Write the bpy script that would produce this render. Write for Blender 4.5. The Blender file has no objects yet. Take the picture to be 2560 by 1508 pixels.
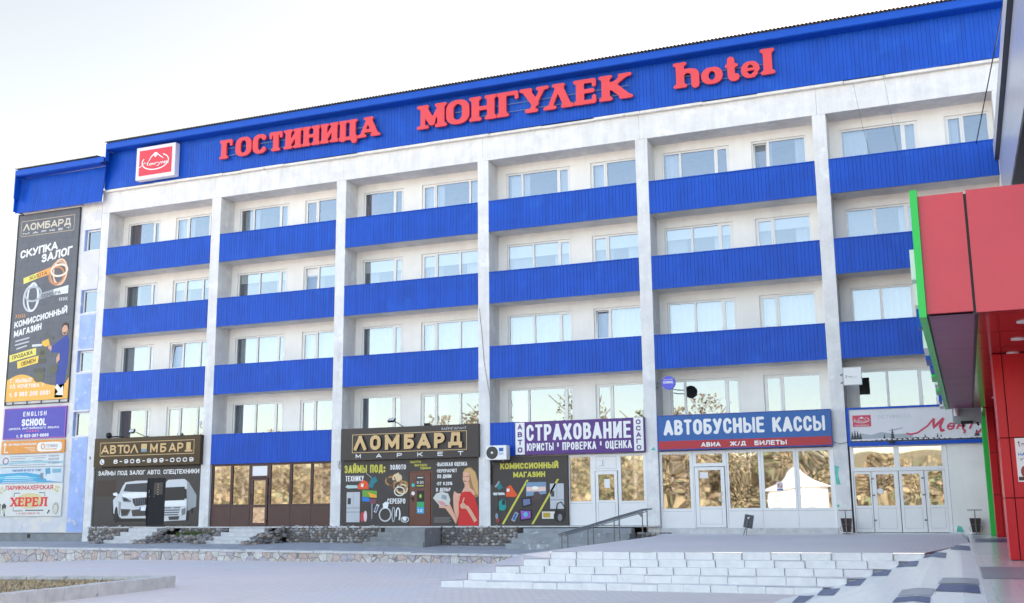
import bpy, bmesh, math, random
import numpy as np
from mathutils import Vector, Matrix
from mathutils.geometry import tessellate_polygon
rnd = random.Random(7)
sc = bpy.context.scene
COL = sc.collection

# ------------------------------------------------------------------ camera
YAW, PITCH, ROLL = math.radians(-21.992), math.radians(10.708), math.radians(-0.582)
fw = Vector((math.sin(YAW)*math.cos(PITCH), math.cos(YAW)*math.cos(PITCH), math.sin(PITCH)))
r0 = Vector((math.cos(YAW), -math.sin(YAW), 0)); u0 = r0.cross(fw)
rt = r0*math.cos(ROLL)+u0*math.sin(ROLL); up = -r0*math.sin(ROLL)+u0*math.cos(ROLL)
camd = bpy.data.cameras.new('camera'); cam = bpy.data.objects.new('camera', camd); COL.objects.link(cam)
camd.sensor_fit = 'HORIZONTAL'; camd.sensor_width = 36.0; camd.lens = 36*2699.79/2560
camd.clip_start = 0.2; camd.clip_end = 6000
M4 = Matrix((( rt.x, up.x, -fw.x, 33.314), (rt.y, up.y, -fw.y, -35.268), (rt.z, up.z, -fw.z, 2.567), (0, 0, 0, 1)))
cam.matrix_world = M4
sc.camera = cam

# ------------------------------------------------------------------ world, sun, exposure
SUN_EL, SUN_AZ = math.radians(24), math.radians(32)      # azimuth measured from +y towards +x
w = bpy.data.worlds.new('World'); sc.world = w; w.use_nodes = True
nt = w.node_tree; nt.nodes.clear()
out = nt.nodes.new('ShaderNodeOutputWorld'); bg = nt.nodes.new('ShaderNodeBackground'); sky = nt.nodes.new('ShaderNodeTexSky')
sky.sky_type = 'NISHITA'; sky.sun_disc = False; sky.sun_elevation = SUN_EL; sky.sun_rotation = SUN_AZ
sky.air_density = 1.0; sky.dust_density = 2.2; sky.ozone_density = 1.0; sky.altitude = 600
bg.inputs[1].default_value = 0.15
sky_mul = nt.nodes.new('ShaderNodeMix'); sky_mul.data_type = 'RGBA'; sky_mul.blend_type = 'MULTIPLY'; sky_mul.inputs[0].default_value = 1
# warm balancing tint on the sky; added colour mask dims its sunward side
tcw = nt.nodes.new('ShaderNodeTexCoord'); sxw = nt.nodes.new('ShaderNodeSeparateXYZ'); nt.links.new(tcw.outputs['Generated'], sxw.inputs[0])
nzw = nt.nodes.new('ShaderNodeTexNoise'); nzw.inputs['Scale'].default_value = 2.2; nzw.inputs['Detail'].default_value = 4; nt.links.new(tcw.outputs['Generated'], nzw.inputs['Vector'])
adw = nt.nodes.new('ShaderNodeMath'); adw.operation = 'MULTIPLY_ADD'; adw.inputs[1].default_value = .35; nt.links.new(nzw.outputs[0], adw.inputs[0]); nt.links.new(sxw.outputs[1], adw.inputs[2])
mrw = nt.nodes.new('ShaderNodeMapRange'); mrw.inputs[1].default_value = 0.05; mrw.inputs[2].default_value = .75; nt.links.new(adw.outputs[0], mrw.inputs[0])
sky_tint = nt.nodes.new('ShaderNodeMix'); sky_tint.data_type = 'RGBA'; nt.links.new(mrw.outputs[0], sky_tint.inputs[0])
sky_tint.inputs[6].default_value = (1.22, 1.0, .82, 1); sky_tint.inputs[7].default_value = (.93, .66, .445, 1); nt.links.new(sky_tint.outputs[2], sky_mul.inputs[7])
nt.links.new(sky.outputs[0], sky_mul.inputs[6]); nt.links.new(sky_mul.outputs[2], bg.inputs[0]); nt.links.new(bg.outputs[0], out.inputs[0])
sd = bpy.data.lights.new('sun', 'SUN'); sd.energy = 5.0; sd.angle = math.radians(0.5); sd.color = (1, 0.93, 0.82)
so = bpy.data.objects.new('sun', sd); COL.objects.link(so)
sdir = Vector((math.sin(SUN_AZ)*math.cos(SUN_EL), math.cos(SUN_AZ)*math.cos(SUN_EL), math.sin(SUN_EL)))
so.rotation_euler = sdir.to_track_quat('Z', 'Y').to_euler(); so.location = (60, 90, 60)
vs = sc.view_settings; vs.view_transform = 'Standard'; vs.look = 'None'; vs.gamma = 1.0; vs.exposure = 2.15
sc.cycles.max_bounces = 8; sc.cycles.transparent_max_bounces = 12; sc.cycles.glossy_bounces = 5
sc.cycles.caustics_reflective = False; sc.cycles.caustics_refractive = False

# ------------------------------------------------------------------ materials
def srgb(r, g, b):
    f = lambda c: (c/255/12.92) if c/255 <= 0.04045 else ((c/255+0.055)/1.055)**2.4
    return (f(r), f(g), f(b))
MATS = {}
def mat(name, col, rough=0.6, metal=0.0, spec=0.4, var=0.12, vscale=3.0, bump=0.0, bscale=40.0, spots=None, coat=0.0, streak=0.0):
    """plain procedural material: colour with noise variation, optional spots [(colour, scale, threshold, softness, seed)]"""
    if name in MATS: return MATS[name]
    m = bpy.data.materials.new(name); m.use_nodes = True; MATS[name] = m
    t = m.node_tree; N = t.nodes; L = t.links; b = N['Principled BSDF']
    b.inputs['Roughness'].default_value = rough; b.inputs['Metallic'].default_value = metal
    b.inputs['Specular IOR Level'].default_value = spec; b.inputs['Coat Weight'].default_value = coat
    tc = N.new('ShaderNodeTexCoord'); src = tc.outputs['Object']
    nz = N.new('ShaderNodeTexNoise'); nz.inputs['Scale'].default_value = vscale; nz.inputs['Detail'].default_value = 6; L.new(src, nz.inputs['Vector'])
    mr = N.new('ShaderNodeMapRange'); mr.inputs[1].default_value = 0.3; mr.inputs[2].default_value = 0.7
    mr.inputs[3].default_value = 1-var; mr.inputs[4].default_value = 1+var; L.new(nz.outputs[0], mr.inputs[0])
    mx = N.new('ShaderNodeMix'); mx.data_type = 'RGBA'; mx.blend_type = 'MULTIPLY'; mx.inputs[0].default_value = 1
    mx.inputs[6].default_value = (*col, 1); L.new(mr.outputs[0], mx.inputs[7]); cur = mx.outputs[2]
    for k, (c2, s2, th, soft, seed) in enumerate(spots or []):
        mp = N.new('ShaderNodeMapping'); mp.inputs['Location'].default_value = (seed*3.1, seed*1.7, seed*2.3); L.new(src, mp.inputs[0])
        n2 = N.new('ShaderNodeTexNoise'); n2.inputs['Scale'].default_value = s2; n2.inputs['Detail'].default_value = 5; n2.inputs['Roughness'].default_value = 0.62
        L.new(mp.outputs[0], n2.inputs['Vector'])
        r2 = N.new('ShaderNodeMapRange'); r2.inputs[1].default_value = th; r2.inputs[2].default_value = th+soft; L.new(n2.outputs[0], r2.inputs[0])
        m2 = N.new('ShaderNodeMix'); m2.data_type = 'RGBA'; L.new(r2.outputs[0], m2.inputs[0]); L.new(cur, m2.inputs[6]); m2.inputs[7].default_value = (*c2, 1)
        cur = m2.outputs[2]
    if streak > 0:       # rain streaks and fading, drawn out vertically
        mp = N.new('ShaderNodeMapping'); mp.inputs['Scale'].default_value = (5.5, 5.5, .35); L.new(src, mp.inputs[0])
        n4 = N.new('ShaderNodeTexNoise'); n4.inputs['Scale'].default_value = 1; n4.inputs['Detail'].default_value = 5; n4.inputs['Roughness'].default_value = .65; L.new(mp.outputs[0], n4.inputs['Vector'])
        r4 = N.new('ShaderNodeMapRange'); r4.inputs[1].default_value = .42; r4.inputs[2].default_value = .72; r4.inputs[3].default_value = 1+streak*.25; r4.inputs[4].default_value = 1-streak; L.new(n4.outputs[0], r4.inputs[0])
        m4 = N.new('ShaderNodeMix'); m4.data_type = 'RGBA'; m4.blend_type = 'MULTIPLY'; m4.inputs[0].default_value = 1; L.new(cur, m4.inputs[6]); L.new(r4.outputs[0], m4.inputs[7]); cur = m4.outputs[2]
    L.new(cur, b.inputs['Base Color'])
    if bump > 0:
        n3 = N.new('ShaderNodeTexNoise'); n3.inputs['Scale'].default_value = bscale; n3.inputs['Detail'].default_value = 4; L.new(src, n3.inputs['Vector'])
        bp = N.new('ShaderNodeBump'); bp.inputs['Strength'].default_value = bump; bp.inputs['Distance'].default_value = 0.02
        L.new(n3.outputs[0], bp.inputs['Height']); L.new(bp.outputs[0], b.inputs['Normal'])
    return m

def glass(name, refl=0.45, rough=.01, tint=(0.75, 0.8, 0.82), gtint=(1, 1, 1), wob=0.0, wscale=0.6):
    m = bpy.data.materials.new(name); m.use_nodes = True; t = m.node_tree; N = t.nodes; L = t.links
    N.remove(N['Principled BSDF']); o = N['Material Output']
    g = N.new('ShaderNodeBsdfGlossy'); g.inputs['Roughness'].default_value = rough; g.inputs['Color'].default_value = (*gtint, 1)
    tr = N.new('ShaderNodeBsdfTransparent'); tr.inputs[0].default_value = (*tint, 1)
    mx = N.new('ShaderNodeMixShader')
    lw = N.new('ShaderNodeLayerWeight'); lw.inputs[0].default_value = 0.25
    mr = N.new('ShaderNodeMapRange'); mr.inputs[3].default_value = refl; mr.inputs[4].default_value = 0.95; L.new(lw.outputs['Fresnel'], mr.inputs[0])
    L.new(mr.outputs[0], mx.inputs[0]); L.new(tr.outputs[0], mx.inputs[1]); L.new(g.outputs[0], mx.inputs[2]); L.new(mx.outputs[0], o.inputs[0])
    if wob > 0:
        tc = N.new('ShaderNodeTexCoord'); nz = N.new('ShaderNodeTexNoise'); nz.inputs['Scale'].default_value = wscale; nz.inputs['Detail'].default_value = 1
        L.new(tc.outputs['Object'], nz.inputs['Vector']); bp = N.new('ShaderNodeBump'); bp.inputs['Strength'].default_value = 1; bp.inputs['Distance'].default_value = wob
        L.new(nz.outputs[0], bp.inputs['Height']); L.new(bp.outputs[0], g.inputs['Normal'])
    return m

def brick_mat(name, c1, c2, mortar, sx, sy, msize, rough=0.85, patches=None, rot=0.0, bump=0.3):
    m = bpy.data.materials.new(name); m.use_nodes = True; t = m.node_tree; N = t.nodes; L = t.links; b = N['Principled BSDF']
    tc = N.new('ShaderNodeTexCoord'); mp = N.new('ShaderNodeMapping'); mp.inputs['Rotation'].default_value = (0, 0, rot); L.new(tc.outputs['Object'], mp.inputs[0])
    br = N.new('ShaderNodeTexBrick'); L.new(mp.outputs[0], br.inputs[0])
    br.inputs['Color1'].default_value = (*c1, 1); br.inputs['Color2'].default_value = (*c2, 1); br.inputs['Mortar'].default_value = (*mortar, 1)
    br.inputs['Scale'].default_value = 1; br.inputs['Brick Width'].default_value = sx; br.inputs['Row Height'].default_value = sy; br.inputs['Mortar Size'].default_value = msize
    cur = br.outputs[0]
    for (c, s, th, soft) in patches or []:
        n = N.new('ShaderNodeTexNoise'); n.inputs['Scale'].default_value = s; n.inputs['Detail'].default_value = 6; L.new(tc.outputs['Object'], n.inputs['Vector'])
        r = N.new('ShaderNodeMapRange'); r.inputs[1].default_value = th; r.inputs[2].default_value = th+soft; L.new(n.outputs[0], r.inputs[0])
        mu = N.new('ShaderNodeMath'); mu.operation = 'MULTIPLY'; mu.inputs[1].default_value = 0.75; L.new(r.outputs[0], mu.inputs[0])
        mx = N.new('ShaderNodeMix'); mx.data_type = 'RGBA'; L.new(mu.outputs[0], mx.inputs[0]); L.new(cur, mx.inputs[6]); mx.inputs[7].default_value = (*c, 1); cur = mx.outputs[2]
    L.new(cur, b.inputs['Base Color']); b.inputs['Roughness'].default_value = rough
    bp = N.new('ShaderNodeBump'); bp.inputs['Strength'].default_value = bump; bp.inputs['Distance'].default_value = 0.006; bp.invert = True
    L.new(br.outputs['Fac'], bp.inputs['Height']); L.new(bp.outputs[0], b.inputs['Normal'])
    return m

def flag_mat(name, cols, joint, scale):
    m = bpy.data.materials.new(name); m.use_nodes = True; t = m.node_tree; N = t.nodes; L = t.links; b = N['Principled BSDF']
    tc = N.new('ShaderNodeTexCoord'); mp = N.new('ShaderNodeMapping'); mp.inputs['Scale'].default_value = scale; L.new(tc.outputs['Object'], mp.inputs[0])
    v = N.new('ShaderNodeTexVoronoi'); v.inputs['Scale'].default_value = 1; L.new(mp.outputs[0], v.inputs['Vector'])
    e = N.new('ShaderNodeTexVoronoi'); e.feature = 'DISTANCE_TO_EDGE'; e.inputs['Scale'].default_value = 1; L.new(mp.outputs[0], e.inputs['Vector'])
    sp = N.new('ShaderNodeSeparateColor'); L.new(v.outputs['Color'], sp.inputs[0])
    cr = N.new('ShaderNodeValToRGB'); cr.color_ramp.interpolation = 'CONSTANT'
    els = cr.color_ramp.elements
    while len(els) < len(cols): els.new(0.5)
    for i, c in enumerate(cols): els[i].position = i/len(cols); els[i].color = (*c, 1)
    L.new(sp.outputs[0], cr.inputs[0])
    n = N.new('ShaderNodeTexNoise'); n.inputs['Scale'].default_value = 9; n.inputs['Detail'].default_value = 6; L.new(tc.outputs['Object'], n.inputs['Vector'])
    mr = N.new('ShaderNodeMapRange'); mr.inputs[1].default_value = .3; mr.inputs[2].default_value = .7; mr.inputs[3].default_value = 0.75; mr.inputs[4].default_value = 1.15; L.new(n.outputs[0], mr.inputs[0])
    mu = N.new('ShaderNodeMix'); mu.data_type = 'RGBA'; mu.blend_type = 'MULTIPLY'; mu.inputs[0].default_value = 1; L.new(cr.outputs[0], mu.inputs[6]); L.new(mr.outputs[0], mu.inputs[7])
    r = N.new('ShaderNodeMapRange'); r.inputs[1].default_value = 0.02; r.inputs[2].default_value = 0.05; L.new(e.outputs['Distance'], r.inputs[0])
    mx = N.new('ShaderNodeMix'); mx.data_type = 'RGBA'; L.new(r.outputs[0], mx.inputs[0]); mx.inputs[6].default_value = (*joint, 1); L.new(mu.outputs[2], mx.inputs[7])
    L.new(mx.outputs[2], b.inputs['Base Color']); b.inputs['Roughness'].default_value = 0.85
    bp = N.new('ShaderNodeBump'); bp.inputs['Strength'].default_value = 0.6; bp.inputs['Distance'].default_value = 0.01; L.new(r.outputs[0], bp.inputs['Height']); L.new(bp.outputs[0], b.inputs['Normal'])
    return m

WHITE = mat('white_wall_plaster', (.88, .865, .835), .8, var=.05, vscale=1.2, bump=.15, bscale=30, streak=.03, spots=[((.78, .78, .79), .7, .62, .25, 1)])
PIERM = mat('worn_grey_plaster', (.73, .725, .725), .85, var=.07, vscale=2.5, bump=.5, bscale=18, streak=.085,
            spots=[((.83, .83, .81), 1.6, .56, .10, 2), ((.56, .58, .62), .9, .60, .2, 3), ((.78, .79, .80), 7, .62, .06, 4), ((.25, .58, .50), 2.1, .735, .02, 5)])
LIP = mat('ledge_plaster', (.74, .71, .66), .85, var=.1, vscale=3, bump=.5, bscale=20, spots=[((.42, .40, .37), 3, .62, .08, 6), ((.25, .62, .52), .35, .68, .02, 8)])
SOFF = mat('slab_underside', (.70, .69, .66), .9, var=.12, vscale=1.5, spots=[((.42, .36, .30), 2.2, .66, .06, 7)])
BLUE = mat('blue_sheet_metal', (.004, .072, .46), .42, spec=.25, var=.09, vscale=1.6, streak=.14, spots=[((.012, .11, .56), .8, .58, .2, 2)])
BLUED = mat('blue_trim_metal', (.005, .078, .48), .42, spec=.25, var=.05)
ROOFM = mat('grey_roof_sheet', (.16, .18, .17), .8, var=.2, vscale=6)
PVC = mat('white_window_frame', (.80, .80, .80), .35, spec=.5, var=.02)
DARKIN = mat('dim_interior', (.32, .33, .36), .9, var=.1)
CURT = mat('white_sheer_curtain', (.60, .62, .65), .9, var=.05)
CURTG = mat('grey_curtain', (.34, .35, .38), .9, var=.06)
MAROON = mat('maroon_curtain', (.16, .03, .05), .9, var=.1)
BLIND = mat('white_roller_blind', (.86, .87, .87), .8, var=.02)
GLASS = glass('window_glass', .235, rough=.012, gtint=(.80, .89, 1), wob=.003, wscale=.35)
GLASSW = glass('shop_glass', .40, rough=.026, tint=(.25, .27, .26), gtint=(.95, .98, 1), wob=.0004, wscale=1.3)
GLASSV = glass('wavy_shop_glass', .38, rough=.018, tint=(.25, .27, .26), gtint=(.95, .98, 1), wob=.012, wscale=.55)
LILAC = mat('faded_lilac_paint', (.36, .47, .78), .9, var=.12, vscale=2, bump=.2, bscale=25, spots=[((.66, .66, .70), 1.5, .62, .04, 3), ((.74, .70, .63), 2.6, .64, .04, 5), ((.52, .60, .80), 3, .58, .1, 9)])
LWALL = mat('patched_end_wall', (.66, .66, .68), .9, var=.07, vscale=2, bump=.3, bscale=20, spots=[((.76, .73, .68), 1.3, .52, .07, 3), ((.50, .56, .74), 1.0, .63, .07, 5), ((.25, .60, .50), 1.6, .73, .015, 6)])
CONC = mat('grey_concrete', (.27, .28, .29), .9, var=.15, vscale=3, bump=.5, bscale=25, spots=[((.20, .21, .22), 1.5, .6, .15, 2), ((.60, .60, .60), 4, .66, .05, 3)])
CONCW = mat('worn_pale_concrete', (.60, .60, .60), .9, var=.12, vscale=4, bump=.5, bscale=30, spots=[((.30, .31, .33), 2, .64, .06, 2)])
CURBW = mat('whitewashed_kerb_stone', (.82, .82, .81), .85, var=.06, vscale=5, bump=.4, bscale=30, spots=[((.40, .40, .40), 5, .72, .03, 2), ((.40, .62, .55), 1.3, .76, .02, 4)])
JOINT = mat('dark_joint', (.16, .16, .17), .9)
STEPJ = mat('grey_step_joint', (.5, .49, .49), .9)
BROWN = mat('brown_shop_panel', (.085, .040, .034), .45, var=.06)
SIGNBR = mat('gloss_brown_board', (.055, .034, .020), .2, spec=.22, var=.15, vscale=.8)
CHAR = mat('charcoal_board', (.070, .060, .056), .5, spec=.25, var=.05)
GOLD = mat('gold_lettering', (.62, .42, .20), .35, var=.03)
WTXT = mat('white_print', (.80, .80, .80), .5, var=.01)
YTXT = mat('yellow_print', (.62, .58, .08), .5, var=.02)
BLACK = mat('black_paint', (.012, .012, .014), .45, var=.1)
PURPLE = mat('purple_board', (.085, .025, .20), .4, var=.04)
SIGNBL = mat('blue_board', (.015, .11, .36), .4, var=.06)
SIGNRD = mat('red_stripe', (.42, .02, .035), .4, var=.06)
LETRED = mat('red_raised_letter', (.72, .055, .065), .4, spec=.4, var=.03)
REDP = mat('red_store_panel', (.50, .010, .018), .35, spec=.25, var=.05, vscale=1.2)
REDF = mat('faded_red_fascia', (.56, .035, .055), .35, spec=.5, var=.06, vscale=1.0)
MAUVE = mat('mauve_soffit_panel', (.27, .11, .18), .45, spec=.12, var=.12, vscale=1.2)
REDS = mat('dark_red_soffit', (.30, .008, .014), .14, spec=.7, var=.08)
GREEN = mat('green_light_box', (.02, .52, .07), .35, var=.03)
GREEND = mat('green_cladding', (.015, .48, .06), .35, var=.04)
GREYP = mat('gloss_grey_panel', (.46, .49, .58), .32, metal=.1, spec=.5, var=.05)
SLATE = mat('dark_slate_panel', (.05, .058, .075), .4, var=.08)
STEEL = mat('grey_steel', (.16, .165, .17), .4, metal=.7, var=.1)
LAMPM = mat('frosted_lamp_disc', (.75, .72, .72), .5, var=.02)
SILV = mat('silver_print', (.55, .57, .60), .4, var=.06)

# ------------------------------------------------------------------ mesh builder
class MB:
    def __init__(s): s.v = []; s.f = []; s.m = []; s.mats = []; s.mi = 0
    def use(s, m):
        if m not in s.mats: s.mats.append(m)
        s.mi = s.mats.index(m); return s
    def face(s, idx): s.f.append(idx); s.m.append(s.mi)
    def quad(s, a, b, c, d): n = len(s.v); s.v += [a, b, c, d]; s.face((n, n+1, n+2, n+3)); return s
    def box(s, x0, x1, y0, y1, z0, z1, skip=''):
        n = len(s.v)
        s.v += [(x0,y0,z0),(x1,y0,z0),(x1,y1,z0),(x0,y1,z0),(x0,y0,z1),(x1,y0,z1),(x1,y1,z1),(x0,y1,z1)]
        for k, q in (('b',(0,3,2,1)),('t',(4,5,6,7)),('f',(0,1,5,4)),('k',(2,3,7,6)),('r',(1,2,6,5)),('l',(3,0,4,7))):
            if k not in skip: s.face(tuple(n+i for i in q))
        return s
    def bevbox(s, x0, x1, y0, y1, z0, z1, b=.02):
        bm = bmesh.new(); bmesh.ops.create_cube(bm, size=1)
        for v in bm.verts: v.co = ((x0+x1)/2+v.co.x*(x1-x0), (y0+y1)/2+v.co.y*(y1-y0), (z0+z1)/2+v.co.z*(z1-z0))
        bmesh.ops.bevel(bm, geom=bm.edges[:], offset=b, segments=2, affect='EDGES', profile=.5)
        s.bm(bm); bm.free(); return s
    def bm(s, bm):
        n = len(s.v); bm.verts.index_update()
        s.v += [tuple(v.co) for v in bm.verts]
        for f in bm.faces: s.face(tuple(n+v.index for v in f.verts))
    def prism(s, pts, y0, y1):
        """polygon given as (x, z), front at y0, back at y1"""
        pts = [tuple(p) for p in pts]
        a = sum(pts[i][0]*pts[(i+1) % len(pts)][1]-pts[(i+1) % len(pts)][0]*pts[i][1] for i in range(len(pts)))
        if a < 0: pts = pts[::-1]
        n = len(s.v); k = len(pts)
        s.v += [(p[0], y0, p[1]) for p in pts]+[(p[0], y1, p[1]) for p in pts]
        for t in tessellate_polygon([[Vector((p[0], p[1], 0)) for p in pts]]):
            A, B, C = (Vector(pts[i]) for i in t)
            if (B-A).cross(C-A) < 0: t = (t[0], t[2], t[1])
            s.face(tuple(n+i for i in t)); s.face(tuple(n+k+i for i in reversed(t)))
        for i in range(k):
            j = (i+1) % k; s.face((n+i, n+k+i, n+k+j, n+j))
        return s
    def loops(s, loops, y0, y1, mapf):
        """2-D contour loops with holes, filled and extruded; mapf maps (u, v) to (x, z)"""
        n = len(s.v); flat = [p for l in loops for p in l]; K = len(flat)
        s.v += [(mapf(*p)[0], y0, mapf(*p)[1]) for p in flat]+[(mapf(*p)[0], y1, mapf(*p)[1]) for p in flat]
        off = []; o = 0
        for l in loops: off.append(o); o += len(l)
        area = [sum(l[i][0]*l[(i+1) % len(l)][1]-l[(i+1) % len(l)][0]*l[i][1] for i in range(len(l))) for l in loops]
        sg = 1 if max(area, key=abs) > 0 else -1
        outer = [i for i, a in enumerate(area) if a*sg > 0]
        def inside(pt, l):
            c = False
            for i in range(len(l)):
                (xa, ya), (xb, yb) = l[i], l[i-1]
                if (ya > pt[1]) != (yb > pt[1]) and pt[0] < (xb-xa)*(pt[1]-ya)/(yb-ya)+xa: c = not c
            return c
        grp = {i: [i] for i in outer}
        for i, a in enumerate(area):
            if i in grp: continue
            for j in sorted(outer, key=lambda j: abs(area[j])):
                if inside(loops[i][0], loops[j]): grp[j].append(i); break
        for g_ in grp.values():
            ids = [off[i]+k for i in g_ for k in range(len(loops[i]))]
            for t in tessellate_polygon([[Vector((p[0], p[1], 0)) for p in loops[i]] for i in g_]):
                t = tuple(ids[i] for i in t); A, B, C = (Vector(flat[i]) for i in t)
                if (B-A).cross(C-A) < 0: t = (t[0], t[2], t[1])
                s.face(tuple(n+i for i in t))
        o = n
        for l in loops:
            k = len(l)
            for i in range(k):
                j = (i+1) % k; s.face((o+i, o+i+K, o+j+K, o+j))
            o += k
        return s
    def tube(s, pts, r, seg=8, cap=True):
        pts = [Vector(p) for p in pts]; n = len(s.v)
        for i, p in enumerate(pts):
            d = (pts[min(i+1, len(pts)-1)]-pts[max(i-1, 0)]).normalized()
            a = d.cross(Vector((0, 0, 1)) if abs(d.z) < .9 else Vector((1, 0, 0))).normalized(); b = d.cross(a)
            for k in range(seg):
                t = 2*math.pi*k/seg; q = p+a*math.cos(t)*r+b*math.sin(t)*r; s.v.append(tuple(q))
        for i in range(len(pts)-1):
            for k in range(seg):
                s.face((n+i*seg+k, n+i*seg+(k+1) % seg, n+(i+1)*seg+(k+1) % seg, n+(i+1)*seg+k))
        if cap:
            s.face(tuple(n+k for k in range(seg))[::-1]); e = n+(len(pts)-1)*seg; s.face(tuple(e+k for k in range(seg)))
        return s
    def disc(s, cx, cz, r, y0, y1, seg=28, rz=None):
        rz = rz or r
        return s.prism([(cx+r*math.cos(2*math.pi*i/seg), cz+rz*math.sin(2*math.pi*i/seg)) for i in range(seg)], y0, y1)
    def ring(s, cx, cz, r, rz, th, y0, y1, a0=0, a1=360, seg=40):
        P = [math.radians(a0+(a1-a0)*i/seg) for i in range(seg+1)]
        o = [(cx+r*math.cos(t), cz+rz*math.sin(t)) for t in P]; q = [(cx+(r-th)*math.cos(t), cz+(rz-th)*math.sin(t)) for t in P]
        for i in range(seg): s.prism([o[i], o[i+1], q[i+1], q[i]], y0, y1)
        return s
    def rock(s, c, r, sq=(1, 1, 1), amp=.22):
        bm = bmesh.new(); bmesh.ops.create_icosphere(bm, subdivisions=1, radius=1)
        R = Matrix.Rotation(rnd.uniform(0, 6.28), 3, (rnd.uniform(-1, 1), rnd.uniform(-1, 1), rnd.uniform(-1, 1)+.01))
        for v in bm.verts:
            q = R @ (v.co*(1+rnd.uniform(-amp, amp))); v.co = Vector((c[0]+q.x*r*sq[0], c[1]+q.y*r*sq[1], c[2]+q.z*r*sq[2]))
        s.bm(bm); bm.free(); return s
    def build(s, name, parent=None, m=None, smooth=False, label=None):
        me = bpy.data.meshes.new(name); O = parent.get('_o', (0, 0, 0)) if parent else (0, 0, 0)
        if parent is not None and parent.parent is not None and '_o' not in parent: O = (0, 0, 0)
        me.from_pydata([(v[0]-O[0], v[1]-O[1], v[2]-O[2]) for v in s.v], [], s.f)
        if m and not s.mats: s.mats = [m]
        for q in s.mats: me.materials.append(q)
        if len(s.mats) > 1: me.polygons.foreach_set('material_index', s.m)
        me.update(); o = bpy.data.objects.new(name, me); COL.objects.link(o)
        if smooth: me.polygons.foreach_set('use_smooth', [True]*len(me.polygons))
        if parent is not None:
            o.parent = parent; o['_o'] = tuple(O)
        if label: o['label'] = label
        return o
def mb(m): return MB().use(m)
def thing(name, label, cat, loc=(0, 0, 0), group=None):
    o = bpy.data.objects.new(name, None); COL.objects.link(o); o.location = loc; o.empty_display_size = .3
    o['label'] = label; o['category'] = cat; o['_o'] = tuple(loc)
    if group: o['group'] = group
    return o
def tag(o, label, cat, group=None, kind=None):
    if label: o['label'] = label
    if cat: o['category'] = cat
    if group: o['group'] = group
    if kind: o['kind'] = kind
    return o

# ------------------------------------------------------------------ lettering: stroke glyphs -> distance field -> outlines
def arc(cx, cy, rx, ry, a0, a1, n=14):
    return [(cx+rx*math.cos(math.radians(a0+(a1-a0)*i/n)), cy+ry*math.sin(math.radians(a0+(a1-a0)*i/n))) for i in range(n+1)]
def rr(x0, y0, x1, y1, rx, ry):      # closed rounded rectangle
    return arc(x1-rx, y1-ry, rx, ry, 0, 90)+arc(x0+rx, y1-ry, rx, ry, 90, 180)+arc(x0+rx, y0+ry, rx, ry, 180, 270)+arc(x1-rx, y0+ry, rx, ry, 270, 360)+[(x1, y1-ry)]
def bowl(x0, y0, x1, y1, rx=None, ry=None):
    rx = rx or min(.5, (x1-x0)*.6); ry = ry or (y1-y0)/2
    return [(x0, y1)]+arc(x1-rx, y1-ry, rx, ry, 90, 0)+arc(x1-rx, y0+ry, rx, ry, 0, -90)+[(x0, y0)]
def cee(rx=.5, ry=.32, e0=.70, e1=.30):
    a0 = math.degrees(math.asin(max(0, min(1, (e0-1+ry)/ry)))); a1 = 360-math.degrees(math.asin(max(0, min(1, (ry-e1)/ry))))
    return ([(1, e0)] if a0 == 0 else [])+arc(1-rx, 1-ry, rx, ry, a0, 90)+arc(rx, 1-ry, rx, ry, 90, 180)+arc(rx, ry, rx, ry, 180, 270)+arc(1-rx, ry, rx, ry, 270, a1)+([(1, e1)] if a1 == 360 else [])
Lt = lambda *a: ('l', [(a[i], a[i+1]) for i in range(0, len(a), 2)])
C = lambda p: ('c', p)
X = lambda *a: ('x', [(a[i], a[i+1]) for i in range(0, len(a), 2)])   # not clipped to the cap box
def O_(): return [C(rr(0, 0, 1, 1, .5, .34))]
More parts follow.
